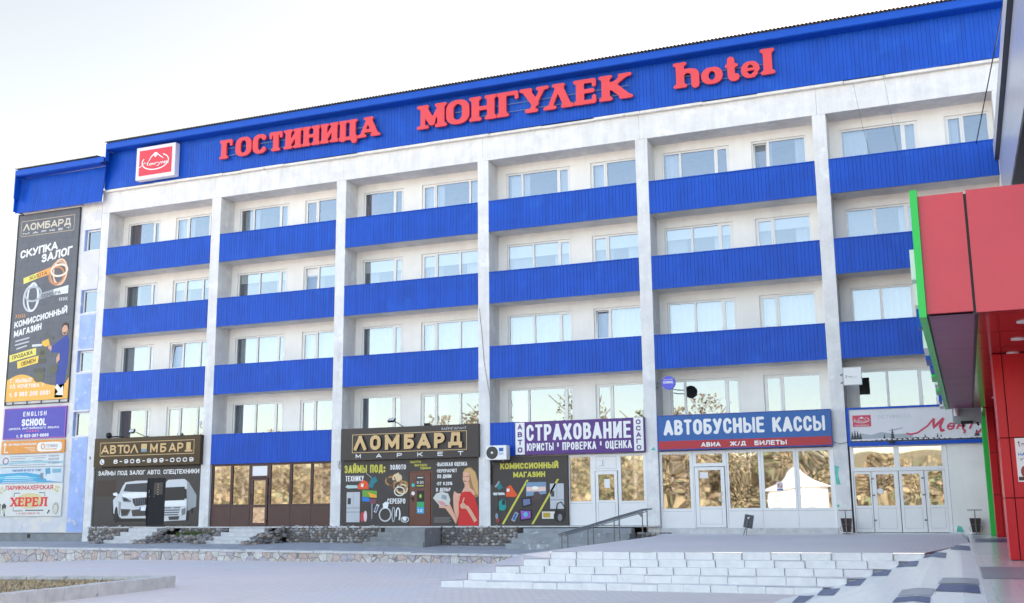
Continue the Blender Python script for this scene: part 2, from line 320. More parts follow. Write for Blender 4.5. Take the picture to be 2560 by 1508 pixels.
G = {
 'А': (.70, [Lt(-.02, 0, .5, 1), Lt(1.02, 0, .5, 1), Lt(.2, .27, .8, .27)]),
 'Б': (.60, [Lt(0, 0, 0, 1), Lt(0, 1, .92, 1), C(bowl(0, 0, 1, .58))]),
 'В': (.62, [Lt(0, 0, 0, 1), C(bowl(0, 0, 1, .53)), C(bowl(0, .53, .92, 1))]),
 'Г': (.52, [Lt(0, 0, 0, 1), Lt(0, 1, 1, 1)]),
 'Д': (.74, [Lt(.2, .1, .3, 1), Lt(.3, 1, .82, 1), Lt(.82, 1, .82, .1), Lt(0, .1, 1, .1), X(0, -.13, 0, .1), X(1, -.13, 1, .1)]),
 'Е': (.56, [Lt(0, 0, 0, 1), Lt(0, 0, 1, 0), Lt(0, .52, .9, .52), Lt(0, 1, 1, 1)]),
 'Ж': (.95, [Lt(.5, 0, .5, 1), Lt(0, 1, .45, .52), Lt(1, 1, .55, .52), Lt(0, 0, .42, .52), Lt(1, 0, .58, .52)]),
 'З': (.58, [C([(0, .78)]+arc(.45, .76, .45, .24, 160, 0)+arc(.45, .76, .45, .24, 0, -90)), C([(.3, .52)]+arc(.5, .26, .5, .26, 90, -160))]),
 'И': (.66, [Lt(0, 0, 0, 1), Lt(1, 0, 1, 1), Lt(0, 0, 1, 1)]),
 'Й': (.66, [Lt(0, 0, 0, 1), Lt(1, 0, 1, 1), Lt(0, 0, 1, 1), X(.28, 1.27, .4, 1.17, .6, 1.17, .72, 1.27)]),
 'К': (.64, [Lt(0, 0, 0, 1), Lt(.1, .44, .98, 1), Lt(.32, .6, 1.02, 0)]),
 'Л': (.66, [Lt(0, 0, .26, .3, .3, 1), Lt(.3, 1, 1, 1), Lt(1, 0, 1, 1)]),
 'Λ': (.72, [Lt(-.02, 0, .5, 1), Lt(1.02, 0, .5, 1)]),
 'М': (.80, [Lt(0, 0, 0, 1), Lt(1, 0, 1, 1), Lt(0, 1, .5, .2), Lt(1, 1, .5, .2)]),
 'Н': (.64, [Lt(0, 0, 0, 1), Lt(1, 0, 1, 1), Lt(0, .5, 1, .5)]),
 'О': (.66, O_()), '0': (.56, O_()), 'O': (.66, O_()),
 'П': (.64, [Lt(0, 0, 0, 1), Lt(1, 0, 1, 1), Lt(0, 1, 1, 1)]),
 'Р': (.60, [Lt(0, 0, 0, 1), C(bowl(0, .42, 1, 1))]),
 'С': (.60, [C(cee())]), 'C': (.60, [C(cee())]),
 'Т': (.58, [Lt(.5, 0, .5, 1), Lt(0, 1, 1, 1)]),
 'У': (.64, [Lt(0, 1, .54, .34), Lt(1, 1, .46, .2, .34, 0), Lt(.34, 0, .05, 0)]),
 'Ф': (.80, [Lt(.5, 0, .5, 1), C(rr(0, .2, 1, .8, .4, .3))]),
 'Х': (.66, [Lt(0, 0, 1, 1), Lt(0, 1, 1, 0)]),
 'Ц': (.66, [Lt(0, 0, 0, 1), Lt(.86, 0, .86, 1), Lt(0, 0, 1, 0), X(1, 0, 1, -.16)]),
 'Ч': (.60, [Lt(1, 0, 1, 1), C([(0, 1), (0, .62)]+arc(.4, .6, .4, .2, 180, 270)+[(1, .40)])]),
 'Ш': (.84, [Lt(0, 0, 0, 1), Lt(.5, 0, .5, 1), Lt(1, 0, 1, 1), Lt(0, 0, 1, 0)]),
 'Щ': (.88, [Lt(0, 0, 0, 1), Lt(.45, 0, .45, 1), Lt(.9, 0, .9, 1), Lt(0, 0, 1, 0), X(1, 0, 1, -.16)]),
 'Ы': (.82, [Lt(0, 0, 0, 1), C(bowl(0, 0, .62, .58)), Lt(1, 0, 1, 1)]),
 'Ь': (.58, [Lt(0, 0, 0, 1), C(bowl(0, 0, 1, .58))]),
 'Э': (.60, [C([(1-x, y) for x, y in cee()]), Lt(.3, .5, 1, .5)]),
 'Ю': (.90, [Lt(0, 0, 0, 1), C(rr(.36, 0, 1, 1, .32, .32)), Lt(0, .5, .36, .5)]),
 'Я': (.62, [Lt(1, 0, 1, 1), C([(1-x, y) for x, y in bowl(0, .42, 1, 1)]), Lt(.55, .42, 0, 0)]),
 '1': (.34, [Lt(.8, 0, .8, 1), Lt(.8, 1, 0, .72)]),
 '2': (.56, [C([(0, .72)]+arc(.5, .7, .5, .3, 170, -30)+[(0, 0)]), Lt(0, 0, 1, 0)]),
 '3': (.56, [C([(0, .78)]+arc(.45, .76, .45, .24, 160, 0)+arc(.45, .76, .45, .24, 0, -90)), C([(.3, .52)]+arc(.5, .26, .5, .26, 90, -160))]),
 '5': (.56, [Lt(.08, 1, .95, 1), Lt(.08, 1, .05, .55), C([(.05, .55)]+arc(.48, .31, .52, .31, 110, -160))]),
 '6': (.56, [C(rr(0, 0, 1, .6, .5, .3)), C([(0, .3), (0, .6)]+arc(.5, .66, .5, .34, 180, 30))]),
 '7': (.54, [Lt(0, 1, 1, 1), Lt(1, 1, .35, 0)]),
 '8': (.58, [C(rr(0, 0, 1, .55, .5, .275)), C(rr(.06, .55, .94, 1, .44, .225))]),
 '9': (.56, [C(rr(0, .4, 1, 1, .5, .3)), C([(1, .7), (1, .4)]+arc(.5, .34, .5, .34, 0, -150))]),
 'E': (.54, [Lt(0, 0, 0, 1), Lt(0, 0, 1, 0), Lt(0, .52, .9, .52), Lt(0, 1, 1, 1)]),
 'N': (.66, [Lt(0, 0, 0, 1), Lt(1, 0, 1, 1), Lt(0, 1, 1, 0)]),
 'G': (.62, [C(cee(e1=.42)), Lt(.55, .45, 1, .45), Lt(1, .1, 1, .45)]),
 'L': (.50, [Lt(0, 0, 0, 1), Lt(0, 0, 1, 0)]), 'I': (.12, [Lt(.5, 0, .5, 1)]),
 'S': (.58, [C(arc(.5, .75, .48, .25, 20, 270)+arc(.5, .25, .5, .25, 90, -160))]),
 'H': (.62, [Lt(0, 0, 0, 1), Lt(1, 0, 1, 1), Lt(0, .5, 1, .5)]),
 'т': (.46, [Lt(.5, 0, .5, .7), Lt(0, .7, 1, .7)]),
 '.': (.12, [Lt(.5, 0, .5, .04)]), ',': (.14, [X(.7, .05, .2, -.15)]), ':': (.12, [Lt(.5, .05, .5, .1), Lt(.5, .6, .5, .65)]),
 '-': (.34, [Lt(0, .5, 1, .5)]), '·': (.2, [Lt(.3, .5, .7, .5)]), '!': (.12, [Lt(.5, .32, .5, 1), Lt(.5, 0, .5, .03)]),
 '*': (.36, [Lt(.5, .45, .5, 1), Lt(.05, .58, .95, .87), Lt(.05, .87, .95, .58)]),
 '/': (.40, [Lt(0, 0, 1, 1)]), '"': (.3, [Lt(.1, .7, .1, 1), Lt(.9, .7, .9, 1)]),
 '%': (.86, [C(rr(0, .55, .38, 1, .19, .22)), C(rr(.62, 0, 1, .45, .19, .22)), Lt(.15, 0, .85, 1)]),
 ' ': (.34, []),
 # lower case of the big hotel sign (cap height = ascender)
 'h': (.9, [Lt(0, 0, 0, 1), C([(0, .5)]+arc(.5, .44, .5, .22, 140, 0)+[(1, 0)])]),
 'o': (.8, [C(rr(0, 0, 1, 1, .5, .5))]),
 't': (.6, [C([(.45, 1), (.45, .2)]+arc(.75, .2, .3, .2, 180, 320)), Lt(0, .72, 1, .72)]),
 'e': (.7, [C([(0.1, .52), (1, .52)]+arc(.5, .5, .5, .5, 0, 320))]),
 'l': (.4, [Lt(.5, 0, .5, 1)]),
}
_cache = {}
def glyph(ch, W, t, style):
    """loops of glyph ch in units of cap height; W width, t stroke"""
    key = (ch, round(W, 2), round(t, 3), style)
    if key in _cache: return _cache[key]
    strokes = G[ch][1]
    if ch in 'СCЭG':
        g_ = min(.96, (.20+t)/(1-t))/2; c_ = cee(e0=.5+g_, e1=.5-g_ if ch != 'G' else .42)
        strokes = [C([(1-x, y) for x, y in c_] if ch == 'Э' else c_)]+strokes[1:]
    res = 46 if style in ('slab',) else 26
    pad = .22; x0, x1, y0, y1 = -pad, W+pad, -.34, 1.42
    nx, ny = int((x1-x0)*res)+1, int((y1-y0)*res)+1
    gx = np.linspace(x0, x1, nx); gy = np.linspace(y0, y1, ny); PX, PY = np.meshgrid(gx, gy)
    F = np.full_like(PX, 9.0)
    mapx = lambda x: t/2+x*(W-t); slab = style == 'slab'; rnded = style == 'round'; thn = t*.50 if slab else t
    mapy = lambda y: thn/2+y*(1-thn)
    def seg(ax, ay, bx, by, h, ext, flat):
        dx, dy = bx-ax, by-ay; Ln = math.hypot(dx, dy) or 1e-6; ux, uy = dx/Ln, dy/Ln
        rx, ry = PX-(ax+bx)/2, PY-(ay+by)/2; al = rx*ux+ry*uy; pe = -rx*uy+ry*ux
        if flat: return np.maximum(np.abs(pe)-h, np.abs(al)-Ln/2-ext)
        ac = np.clip(al, -Ln/2, Ln/2); return np.hypot(al-ac, pe)-h
    for kind, pts in strokes:
        Q = [(mapx(a), mapy(b)) for a, b in pts]; S = np.full_like(PX, 9.0)
        for i in range(len(Q)-1):
            (ax, ay), (bx, by) = Q[i], Q[i+1]
            if math.hypot(bx-ax, by-ay) < 1e-5: continue
            h = t/2
            if slab:
                L_ = math.hypot(bx-ax, by-ay)+1e-9; vert = abs(by-ay)/L_
                h = thn*.5+(t-thn)*.5*vert**1.3
                if kind == 'l' and .15 < vert < .985:
                    h = thn*.55 if (bx-ax)*(by-ay) > 0 else t*.47
                if ch == 'М' and i == 0 and pts[0] == (0, 0): h = thn*.6
            if kind == 'c':
                S = np.minimum(S, seg(ax, ay, bx, by, h, 0, False))
            else:
                fl = not (rnded or slab)
                S = np.minimum(S, seg(ax, ay, bx, by, h, t*.5 if fl else 0, fl))
        if kind == 'c' and not (rnded or slab):      # squared ends of open curves
            pass
        if not rnded and not slab and kind == 'l':
            S = np.maximum(S, np.maximum(-PY, PY-1)); S = np.maximum(S, np.maximum(-PX-.03, PX-W-.03))
        if slab and kind == 'l':
            for (a, b) in (pts[0], pts[-1]):
                if (b <= 0.001 or b >= .999) and len(pts) >= 2 and abs(pts[0][1]-pts[-1][1]) > .4:
                    cx = mapx(a); cy = thn*.42 if b <= .001 else 1-thn*.42; sp = t*.5+.045
                    S2 = seg(cx-sp, cy, cx+sp, cy, thn*.42, 0, False); k = .07
                    hh = np.clip(.5+.5*(S2-S)/k, 0, 1); S = S2*(1-hh)+S*hh-k*hh*(1-hh)
        if slab and kind == 'l' and len(pts) == 2 and abs(pts[0][1]-pts[1][1]) < .1 and abs(pts[0][0]-pts[1][0]) > .6 and ch in 'ГЕТЕЦ':
            for (a, b) in pts:
                if a > .5 or ch == 'Т':
                    cx = mapx(a); cy = mapy(b); s_ = -1 if b > .6 else 1
                    if .3 < b < .7: continue
                    S = np.minimum(S, seg(cx, cy, cx, cy+s_*t*.62, thn*.5, 0, False))
        if slab and kind == 'l': S = np.maximum(S, np.maximum(-PY-.10 if ch in 'Ц' else -PY, PY-1))
        F = np.minimum(F, S)
    if slab:
        for _ in range(2):
            P_ = np.pad(F, 1, mode='edge'); F = (P_[:-2, 1:-1]+P_[2:, 1:-1]+P_[1:-1, :-2]+P_[1:-1, 2:]+2*P_[1:-1, 1:-1])/6
        F = F-.004
    loops = contour(F, gx, gy)
    _cache[key] = loops
    return loops
def contour(F, gx, gy):
    ins = F < 0; ny, nx = F.shape
    code = ins[:-1, :-1]*1+ins[:-1, 1:]*2+ins[1:, 1:]*4+ins[1:, :-1]*8
    segs = {}
    TB = {1: [(3, 0)], 2: [(0, 1)], 3: [(3, 1)], 4: [(1, 2)], 5: [(3, 0), (1, 2)], 6: [(0, 2)], 7: [(3, 2)], 8: [(2, 3)], 9: [(2, 0)], 10: [(0, 1), (2, 3)], 11: [(2, 1)], 12: [(1, 3)], 13: [(1, 0)], 14: [(0, 3)]}
    def ek(j, i, e): return ((j, i, 0) if e == 0 else (j, i+1, 1) if e == 1 else (j+1, i, 0) if e == 2 else (j, i, 1))
    def pt(k):
        j, i, d = k
        if d == 0: a, b = F[j, i], F[j, i+1]; s = a/(a-b); return (gx[i]+s*(gx[i+1]-gx[i]), gy[j])
        a, b = F[j, i], F[j+1, i]; s = a/(a-b); return (gx[i], gy[j]+s*(gy[j+1]-gy[j]))
    for j, i in zip(*np.nonzero((code > 0) & (code < 15))):
        for a, b in TB[int(code[j, i])]: segs[ek(j, i, a)] = ek(j, i, b)
    out = []
    while segs:
        k0, k = next(iter(segs.items())); loop = [k0]; del segs[k0]
        while k != k0 and k in segs: loop.append(k); k = segs.pop(k)
        P = [pt(q) for q in loop]
        if len(P) < 4: continue
        P = simplify(P, .006)
        if len(P) >= 3: out.append(P)
    return out
def simplify(P, tol):
    P = P+[P[0]]
    def dp(a, b):
        (x0, y0), (x1, y1) = P[a], P[b]; L = math.hypot(x1-x0, y1-y0); best, bi = 0, -1
        for i in range(a+1, b):
            x, y = P[i]; d = abs((x1-x0)*(y0-y)-(x0-x)*(y1-y0))/L if L > 1e-9 else math.hypot(x-x0, y-y0)
            if d > best: best, bi = d, i
        if best > tol: return dp(a, bi)[:-1]+dp(bi, b)
        return [a, b]
    h = len(P)//2; ids = dp(0, h)[:-1]+dp(h, len(P)-1)[:-1]
    return [P[i] for i in ids]
def letters(m, s, x0, x1, z0, z1, y, depth=.006, t=.17, style='flat', gap=.14, slope=0.0, slant=0.0):
    """put the string s into builder m, filling x0..x1, cap height z0..z1, front face at y-depth"""
    H = z1-z0; adv = sum(G[c][0] for c in s); n = len(s)-1
    k = max(.12, ((x1-x0)/H-gap*n)/adv); u = 0.0
    if ((x1-x0)/H-gap*n)/adv < .3: gap = gap*.4; k = max(.1, ((x1-x0)/H-gap*n)/adv)
    for c in s:
        W = G[c][0]*k
        if c != ' ':
            tt = min(t, max(W*(.23 if c in 'ЫЮЖШЩ%' else .29 if c in 'МДФ' else .36), .05)) if c not in 'I.:!l' else t
            WW = max(W, tt) if c in 'I.:!l' else W
            lp = glyph(c, WW, tt, style)
            if lp: m.loops(lp, y-depth, y, lambda a, b, u=u: (x0+(u+a+slant*b)*H, z0+b*H+slope*(u+a)*H))
        u += W+gap
    return m
def word(parent, s, x0, x1, z0, z1, y, m, name='lettering', **k):
    b = mb(m); letters(b, s, x0, x1, z0, z1, y, **k); return b.build(name, parent)

# ================================================================== GROUND
PAVE = brick_mat('plaza_pavers', (.80, .73, .71), (.75, .70, .70), (.62, .58, .58), .24, .12, .012, patches=[((.82, .72, .70), .16, .5, .2), ((.70, .70, .74), .25, .56, .15), ((.68, .64, .62), .9, .60, .1), ((.84, .80, .78), 2.3, .62, .06)], rot=.35)
PAVE2 = brick_mat('platform_pavers', (.80, .74, .74), (.76, .72, .73), (.66, .62, .63), .24, .12, .012, patches=[((.82, .74, .74), .3, .5, .2), ((.70, .70, .74), .5, .6, .1)], rot=.0)
WALKM = mat('walkway_asphalt', (.40, .41, .44), .9, var=.12, vscale=1.5, bump=.4, bscale=40, spots=[((.52, .52, .53), 1.1, .58, .1, 3), ((.20, .21, .23), .8, .64, .1, 5)])
def ground_z(x, y):
    d = 0.0
    if x < 6: d = -0.03*(6-x) if x > -6 else -.36
    return .85+d*max(0, min(1, (y+16)/10))
xs = [-2500, -600, -120, -40, -20, -12]+[-10+i for i in range(0, 17)]+[8+2*i for i in range(0, 20)]+[50, 60, 120, 600, 2500]
ys = [-2500, -600, -200, -100, -60, -45, -36]+[-34+i for i in range(0, 31)]+[-3.6]
b = mb(PAVE); n = len(ys)
b.v = [(x, y, ground_z(x, y)) for x in xs for y in ys]
for i in range(len(xs)-1):
    for j in range(n-1): b.face((i*n+j, (i+1)*n+j, (i+1)*n+j+1, i*n+j+1))
g = b.build('ground'); tag(g, 'pinkish grey paved plaza in front of the hotel', None, kind='structure')
g = mb(WALKM).quad((-2500, -3.6, .4), (2500, -3.6, .4), (2500, 2500, .4), (-2500, 2500, .4)).build('terrain'); tag(g, 'ground under and behind the buildings', None, kind='structure')
# raised walkway along the wall
b = mb(WALKM); P = [(-30, 1.24), (0, 1.24), (12, 1.19), (21.2, 1.11)]
for (xa, za), (xb, zb) in zip(P, P[1:]):
    b.quad((xa, -4.05, za), (xb, -4.05, zb), (xb, .3, 1.31-(.14 if xb > 20 else 0)), (xa, .3, 1.31))
g = b.build('walkway'); tag(g, 'grey raised walkway along the shop fronts', None, kind='structure')
# flagstone retaining wall
FLAG = flag_mat('flagstone_cladding', [(.56, .44, .38), (.60, .55, .50), (.50, .46, .46), (.62, .59, .56), (.58, .47, .43), (.48, .45, .49), (.64, .62, .60), (.56, .52, .48)], (.24, .23, .23), (3.6, 3.6, 3.6))
rw = thing('retaining_wall', 'low flagstone clad retaining wall between the walkway and the plaza', 'wall', (5, -4.1, .85))
b = mb(FLAG)
for (xa, za), (xb, zb) in zip(P, P[1:]):
    b.v += [(xa, -4.32, .2), (xb, -4.32, .2), (xb, -4.32, zb-.05), (xa, -4.32, za-.05), (xa, -4.0, za-.05), (xb, -4.0, zb-.05), (xa, -4.0, .2), (xb, -4.0, .2)]
    n = len(b.v)-8
    for q in ((0, 1, 2, 3), (3, 2, 5, 4)): b.face(tuple(n+i for i in q))
    if xb > 20: b.face((n+1, n+7, n+5, n+2))
b.build('wall', rw)
b = mb(CONCW)
x = -14.0
while x < 21.1:
    L = rnd.uniform(.5, 1.1); za = 1.24 if x < 0 else 1.24-.05*x/12 if x < 12 else 1.19-.08*(x-12)/9.2
    b.bevbox(x, min(x+L, 21.2), -4.36+rnd.uniform(-.02, .02), -3.98, za-.06, za+rnd.uniform(.0, .025), .012); x += L+.012
b.build('coping', rw)
# platform with ramp and triangular apron
b = mb(PAVE2)
cor = [(22.75, -13.41, .985), (23.14, -12.88, 1.125), (23.73, -12.67, 1.265), (24.29, -12.41, 1.405), (24.78, -12.0, 1.55)]
F_ = (20.95, -4.1, 1.12)
n = len(b.v); b.v += cor+[F_, (21.25, -1.4, 1.16), (24.32, -1.4, 1.57), (24.32, .3, 1.64), (33.3, .3, 1.63), (33.5, -7.25, 1.60), (32.6, -11.62, 1.552)]
for i in range(4):
    k = len(b.v); b.v.append((cor[i+1][0], cor[i+1][1], cor[i][2])); b.face((n+5, n+i, k)); b.face((n+5, k, n+i+1))
b.face((n+5, n+4, n+7, n+6)); b.face((n+4, n+11, n+10, n+9, n+8, n+7))
k = len(b.v); b.v += [(22.75, -13.41, .5), (20.95, -4.1, .5), (21.25, -1.4, .5), (24.32, -1.4, .5)]
b.face((n, n+5, k+1, k)); b.face((n+6, n+7, k+3, k+2))
g = b.build('platform'); tag(g, 'paved platform and ramp in front of the ticket office and hotel doors', None, kind='structure')
# wide white steps
TREADM = mat('pinkish_tread', (.80, .75, .76), .85, var=.08, vscale=4, bump=.3, bscale=30)
st = thing('wide_steps', 'wide flight of five low steps edged with whitewashed kerb stones', 'steps', (27, -13, .85))
rtc = [(30.82, -13.53), (31.22, -13.03), (31.66, -12.33), (32.14, -12.02), (32.62, -11.62)]
for i in range(5):
    (xl, yl, zt) = cor[i]; xr, yr = rtc[i]; z0 = zt-.14 if i else .80
    b = mb(CURBW); L = .56+.02*i; nn = int((xr-xl)/L)+1; L = (xr-xl)/nn
    for q in range(nn):
        xa = xl+q*L+.004+rnd.uniform(-.003, .003); xb = xl+(q+1)*L-.003; ya = yl+(yr-yl)*q/nn+rnd.uniform(-.012, .012); h = rnd.uniform(-.012, .008)
        b.bevbox(xa, xb, ya, ya+.13, z0-.05, zt+h, .012)
    o = b.build('step', st)
    if i < 4:
        yb = cor[i+1][1]+.1; y2 = rtc[i+1][1]+.1
        t = mb(TREADM); zz = zt-.006
        t.quad((xl, yl+.11, zz), (xr+.6, yr+.11, zz), (rtc[i+1][0]+.6, y2, zz), (cor[i+1][0], yb, zz)); t.build('tread', o)
    mb(STEPJ).quad((xl, yl+.06, z0+.01), (xr+.5, yr+.06, z0+.01), (xr+.5, yr+.06, zt-.02), (xl, yl+.06, zt-.02)).build('joint', o)
# tiled ramp of the store
TILEW = brick_mat('white_floor_tiles', (.88, .88, .87), (.85, .85, .85), (.70, .70, .71), .6, .6, .006, rough=.28, patches=[((.60, .62, .66), .5, .6, .15)], bump=.1)
TILEB = mat('blue_floor_tile', (.05, .085, .21), .4, spec=.4, var=.2, vscale=6, spots=[((.13, .17, .32), 7, .55, .1, 2)])
TILEG = mat('grey_floor_tile', (.36, .38, .42), .35, var=.1, vscale=5)
RXP = [30.2, 30.43, 30.65, 31.0, 31.43, 31.87, 32.35, 32.8, 33.3, 33.5]; RZP = [.853, .87, .9, .98, 1.1, 1.24, 1.40, 1.535, 1.593, 1.604]
RYB = [-14.6, -13.9, -12.9, -11.7, -10.9, -10.6, -10.0, -8.9, -7.6, -7.3]
rz = lambda x: float(np.interp(x, RXP, RZP))
b = mb(TILEW)
for i in range(len(RXP)-1): b.quad((RXP[i], -36, RZP[i]), (RXP[i+1], -36, RZP[i+1]), (RXP[i+1], RYB[i+1], RZP[i+1]), (RXP[i], RYB[i], RZP[i]))
b.use(CURBW).quad((33.5, -7.25, 1.601), (33.5, -7.25, .6), (32.62, -11.64, .6), (32.62, -11.64, 1.552))
g = b.build('tiled_ramp'); tag(g, 'white tiled ramp with blue accent tiles beside the steps', None, kind='structure')
def inlay(quads, m, nm):
    b = mb(m)
    for (A, B_, C_, D_) in quads:           # cut along x so each piece follows the bend of the ramp
        for q in range(6):
            f0, f1 = q/6, (q+1)/6; P = []
            for (u, v, f) in ((A, D_, f0), (A, D_, f1), (B_, C_, f1), (B_, C_, f0)): x = u[0]+(v[0]-u[0])*f; P.append((x, u[1]+(v[1]-u[1])*f, rz(x)+.006))
            b.quad(*P)
    o = b.build(nm); tag(o, None, None, kind='structure'); return o
inlay([[(33.09, -10.33), (33.09, -7.82), (33.47, -9.22), (33.47, -11.59)], [(32.58, -11.91), (32.60, -9.83), (33.03, -11.79), (33.03, -13.81)], [(32.10, -12.57), (32.10, -10.54), (32.54, -12.87), (32.56, -14.82)],
       [(31.65, -12.94), (31.62, -10.99), (32.05, -13.00), (32.08, -15.00)], [(31.25, -13.89), (31.16, -11.68), (31.61, -13.36), (31.66, -15.55)], [(30.86, -14.90), (30.75, -12.98), (31.23, -14.45), (31.30, -16.29)], [(30.54, -15.73), (30.45, -14.12), (30.81, -14.75), (30.83, -16.33)],
       [(32.99, -21.64), (33.03, -20.59), (33.46, -21.22), (33.46, -22.48)], [(32.54, -22.1), (32.56, -21.47), (32.96, -22.48), (32.97, -23.2)]], TILEB, 'blue_tile_pavement')
inlay([[(33.00, -20.45), (33.05, -19.39), (33.47, -20.10), (33.47, -21.10)], [(32.56, -21.3), (32.57, -20.32), (32.99, -21.31), (32.96, -22.35)]], TILEG, 'grey_tile_pavement')
# terrace of the store
TERR = brick_mat('terrace_tiles', (.76, .76, .76), (.72, .72, .73), (.55, .55, .56), .6, .6, .006, rough=.2, patches=[((.66, .67, .70), .6, .6, .15)], bump=.08)
b = mb(TERR); b.box(33.5, 60, -30, .3, .4, 1.608); g = b.build('terrace'); tag(g, 'polished tiled terrace under the red canopy', None, kind='structure')
b = mb(TILEB); b.quad((33.62, -6.9, 1.612), (34.6, -6.9, 1.612), (34.6, -4.2, 1.612), (33.66, -4.2, 1.612)); b.quad((34.0, -24, 1.612), (35, -24, 1.612), (35, -20.1, 1.612), (34.02, -20.1, 1.612))
o = b.build('blue_tile_pavement'); tag(o, None, None, kind='structure')
b = mb(TILEG); b.quad((33.53, -20.1, 1.612), (35, -20.1, 1.612), (35, -17.4, 1.612), (33.53, -17.4, 1.612)); o = b.build('grey_tile_pavement'); tag(o, None, None, kind='structure')
# planter with dry grass
pl = thing('planter_bed', 'raised bed of dry grass inside a worn pale concrete kerb', 'planter', (15, -17.5, .85))
def kerb(pts, wd, z1):
    b = mb(CONCW)
    for (x0, y0), (x1, y1) in zip(pts, pts[1:]):
        d = Vector((x1-x0, y1-y0)); L = d.length; d /= L; nrm = Vector((-d.y, d.x)); q = 0.0
        while q < L-.05:
            l = min(rnd.uniform(.45, .62), L-q); a = Vector((x0, y0))+d*(q+.004); c = Vector((x0, y0))+d*(q+l-.004); h = z1+rnd.uniform(-.012, .008)
            n = len(b.v); b.v += [(a.x, a.y, .5), (c.x, c.y, .5), (c.x+nrm.x*wd, c.y+nrm.y*wd, .5), (a.x+nrm.x*wd, a.y+nrm.y*wd, .5), (a.x, a.y, h), (c.x, c.y, h), (c.x+nrm.x*wd, c.y+nrm.y*wd, h), (a.x+nrm.x*wd, a.y+nrm.y*wd, h)]
            for f in ((4, 5, 6, 7), (0, 1, 5, 4), (2, 3, 7, 6), (1, 2, 6, 5), (3, 0, 4, 7)): b.face(tuple(n+i for i in f))
            q += l
    return b
kerb([(17.55, -24), (16.93, -15.0), (9.5, -16.55)], .3, 1.10).build('kerb', pl)
SOIL = mat('dry_soil', (.25, .20, .15), .95, var=.25, vscale=5, bump=.6, bscale=20)
mb(SOIL).quad((9.5, -16.8, 1.03), (9.5, -24, 1.03), (17.2, -24, 1.03), (16.65, -15.3, 1.03)).build('soil', pl)
DRY = mat('dry_grass', (.50, .40, .25), .95, var=.35, vscale=6, spots=[((.20, .16, .09), 1.2, .58, .1, 2), ((.62, .54, .38), 2.5, .58, .1, 4)])
b = mb(DRY)
for i in range(9000):
    x = rnd.uniform(9.6, 16.7); y = rnd.uniform(-23.5, -15.9-(16.7-x)*.17)
    a = rnd.uniform(0, 6.28); h = rnd.choice((.03, .04, .05, .10))*rnd.uniform(.6, 1.2); l = rnd.uniform(.012, .03); dx, dy = math.cos(a)*l, math.sin(a)*l; tx, ty = rnd.uniform(-.06, .06), rnd.uniform(-.06, .06)
    n = len(b.v); b.v += [(x-dx, y-dy, 1.03), (x+dx, y+dy, 1.03), (x+tx, y+ty, 1.03+h)]; b.face((n, n+1, n+2))
g = b.build('dry_grass'); tag(g, 'dry straw coloured grass growing in the kerbed bed', 'grass', kind='stuff')

# ================================================================== HOTEL BUILDING
hotel = thing('hotel_building', 'long five storey white hotel with bright blue balcony bands and shops below', 'building', (18, 1, 1.3))
BX = [(.39, 5.77), (6.22, 11.70), (12.13, 17.74), (18.18, 23.79), (24.23, 29.83), (30.27, 35.30)]
PT = [13.59, 10.92, 8.19, 5.45]; PB = [12.44, 9.77, 7.04, 4.29]
WT = [14.84, 12.09, 9.43, 6.73]; WB = [13.72, 11.02, 8.27, 5.40]
CEIL = [15.15, 12.44, 9.77, 7.04]; FLO = [12.58, 9.91, 7.18, 4.43]
D = .92
#  windows per bay: (x0, x1, [splits top row], [splits other rows], sash side)
WIN = [[(.66, 2.38, [2.02], [2.07], 1), (3.20, 5.5, [3.86, 4.95], [3.86, 4.73], 0)],
       [(6.50, 8.92, [7.16, 8.47], [7.55, 8.53], 1), (9.68, 11.55, [10.27], [10.35], 0)],
       [(12.40, 14.18, [13.75], [13.78], 1), (14.97, 17.5, [15.55, 17.0], [15.6, 16.58], 0)],
       [(18.52, 21.05, [19.15, 20.57], [19.55, 20.55], 1), (21.83, 23.62, [22.42], [22.42], 0)],
       [(24.50, 26.90, [25.15, 26.40], [25.47, 26.42], 1), (27.66, 29.50, [28.22], [28.26], 0)],
       [(30.60, 33.05, [32.57], [31.53, 32.48], 1), (33.87, 35.2, [34.40], [34.40], 0)]]
R4S = {(3, 0): [19.29, 20.7], (4, 0): [25.0, 26.40], (1, 0): [7.57, 8.5]}
# back wall with openings, one mesh
b = mb(WHITE)
for bi, (x0, x1) in enumerate(BX):
    for r in range(4):
        z0, z1 = FLO[r]-.1, CEIL[r]+.1; wz0, wz1 = WB[r], WT[r]
        cur = x0-.2
        for (a, c, *_q) in WIN[bi]:
            b.box(cur, a, D, D+.25, z0, z1); b.box(a, c, D, D+.25, z0, wz0, 'lr'); b.box(a, c, D, D+.25, wz1, z1, 'lr'); cur = c
        b.box(cur, x1+.2, D, D+.25, z0, z1)
b.build('wall', hotel)
# dim rooms behind the windows
b = mb(DARKIN)
for r in range(4):
    b.quad((-.2, 3.6, FLO[r]), (36, 3.6, FLO[r]), (36, 3.6, CEIL[r]+.1), (-.2, 3.6, CEIL[r]+.1)); b.quad((-.2, D+.25, FLO[r]-.05), (36, D+.25, FLO[r]-.05), (36, 3.6, FLO[r]-.05), (-.2, 3.6, FLO[r]-.05))
    b.quad((-.2, D+.25, CEIL[r]+.08), (36, D+.25, CEIL[r]+.08), (36, 3.6, CEIL[r]+.08), (-.2, 3.6, CEIL[r]+.08))
b.box(-.2, 36, 3.62, 14, 1.0, 17.7)
b.box(36.1, 90, 1.2, 14, 1.0, 18.0)  # unseen block added right of the hotel to keep sun off the plaza
b.build('interior', hotel)
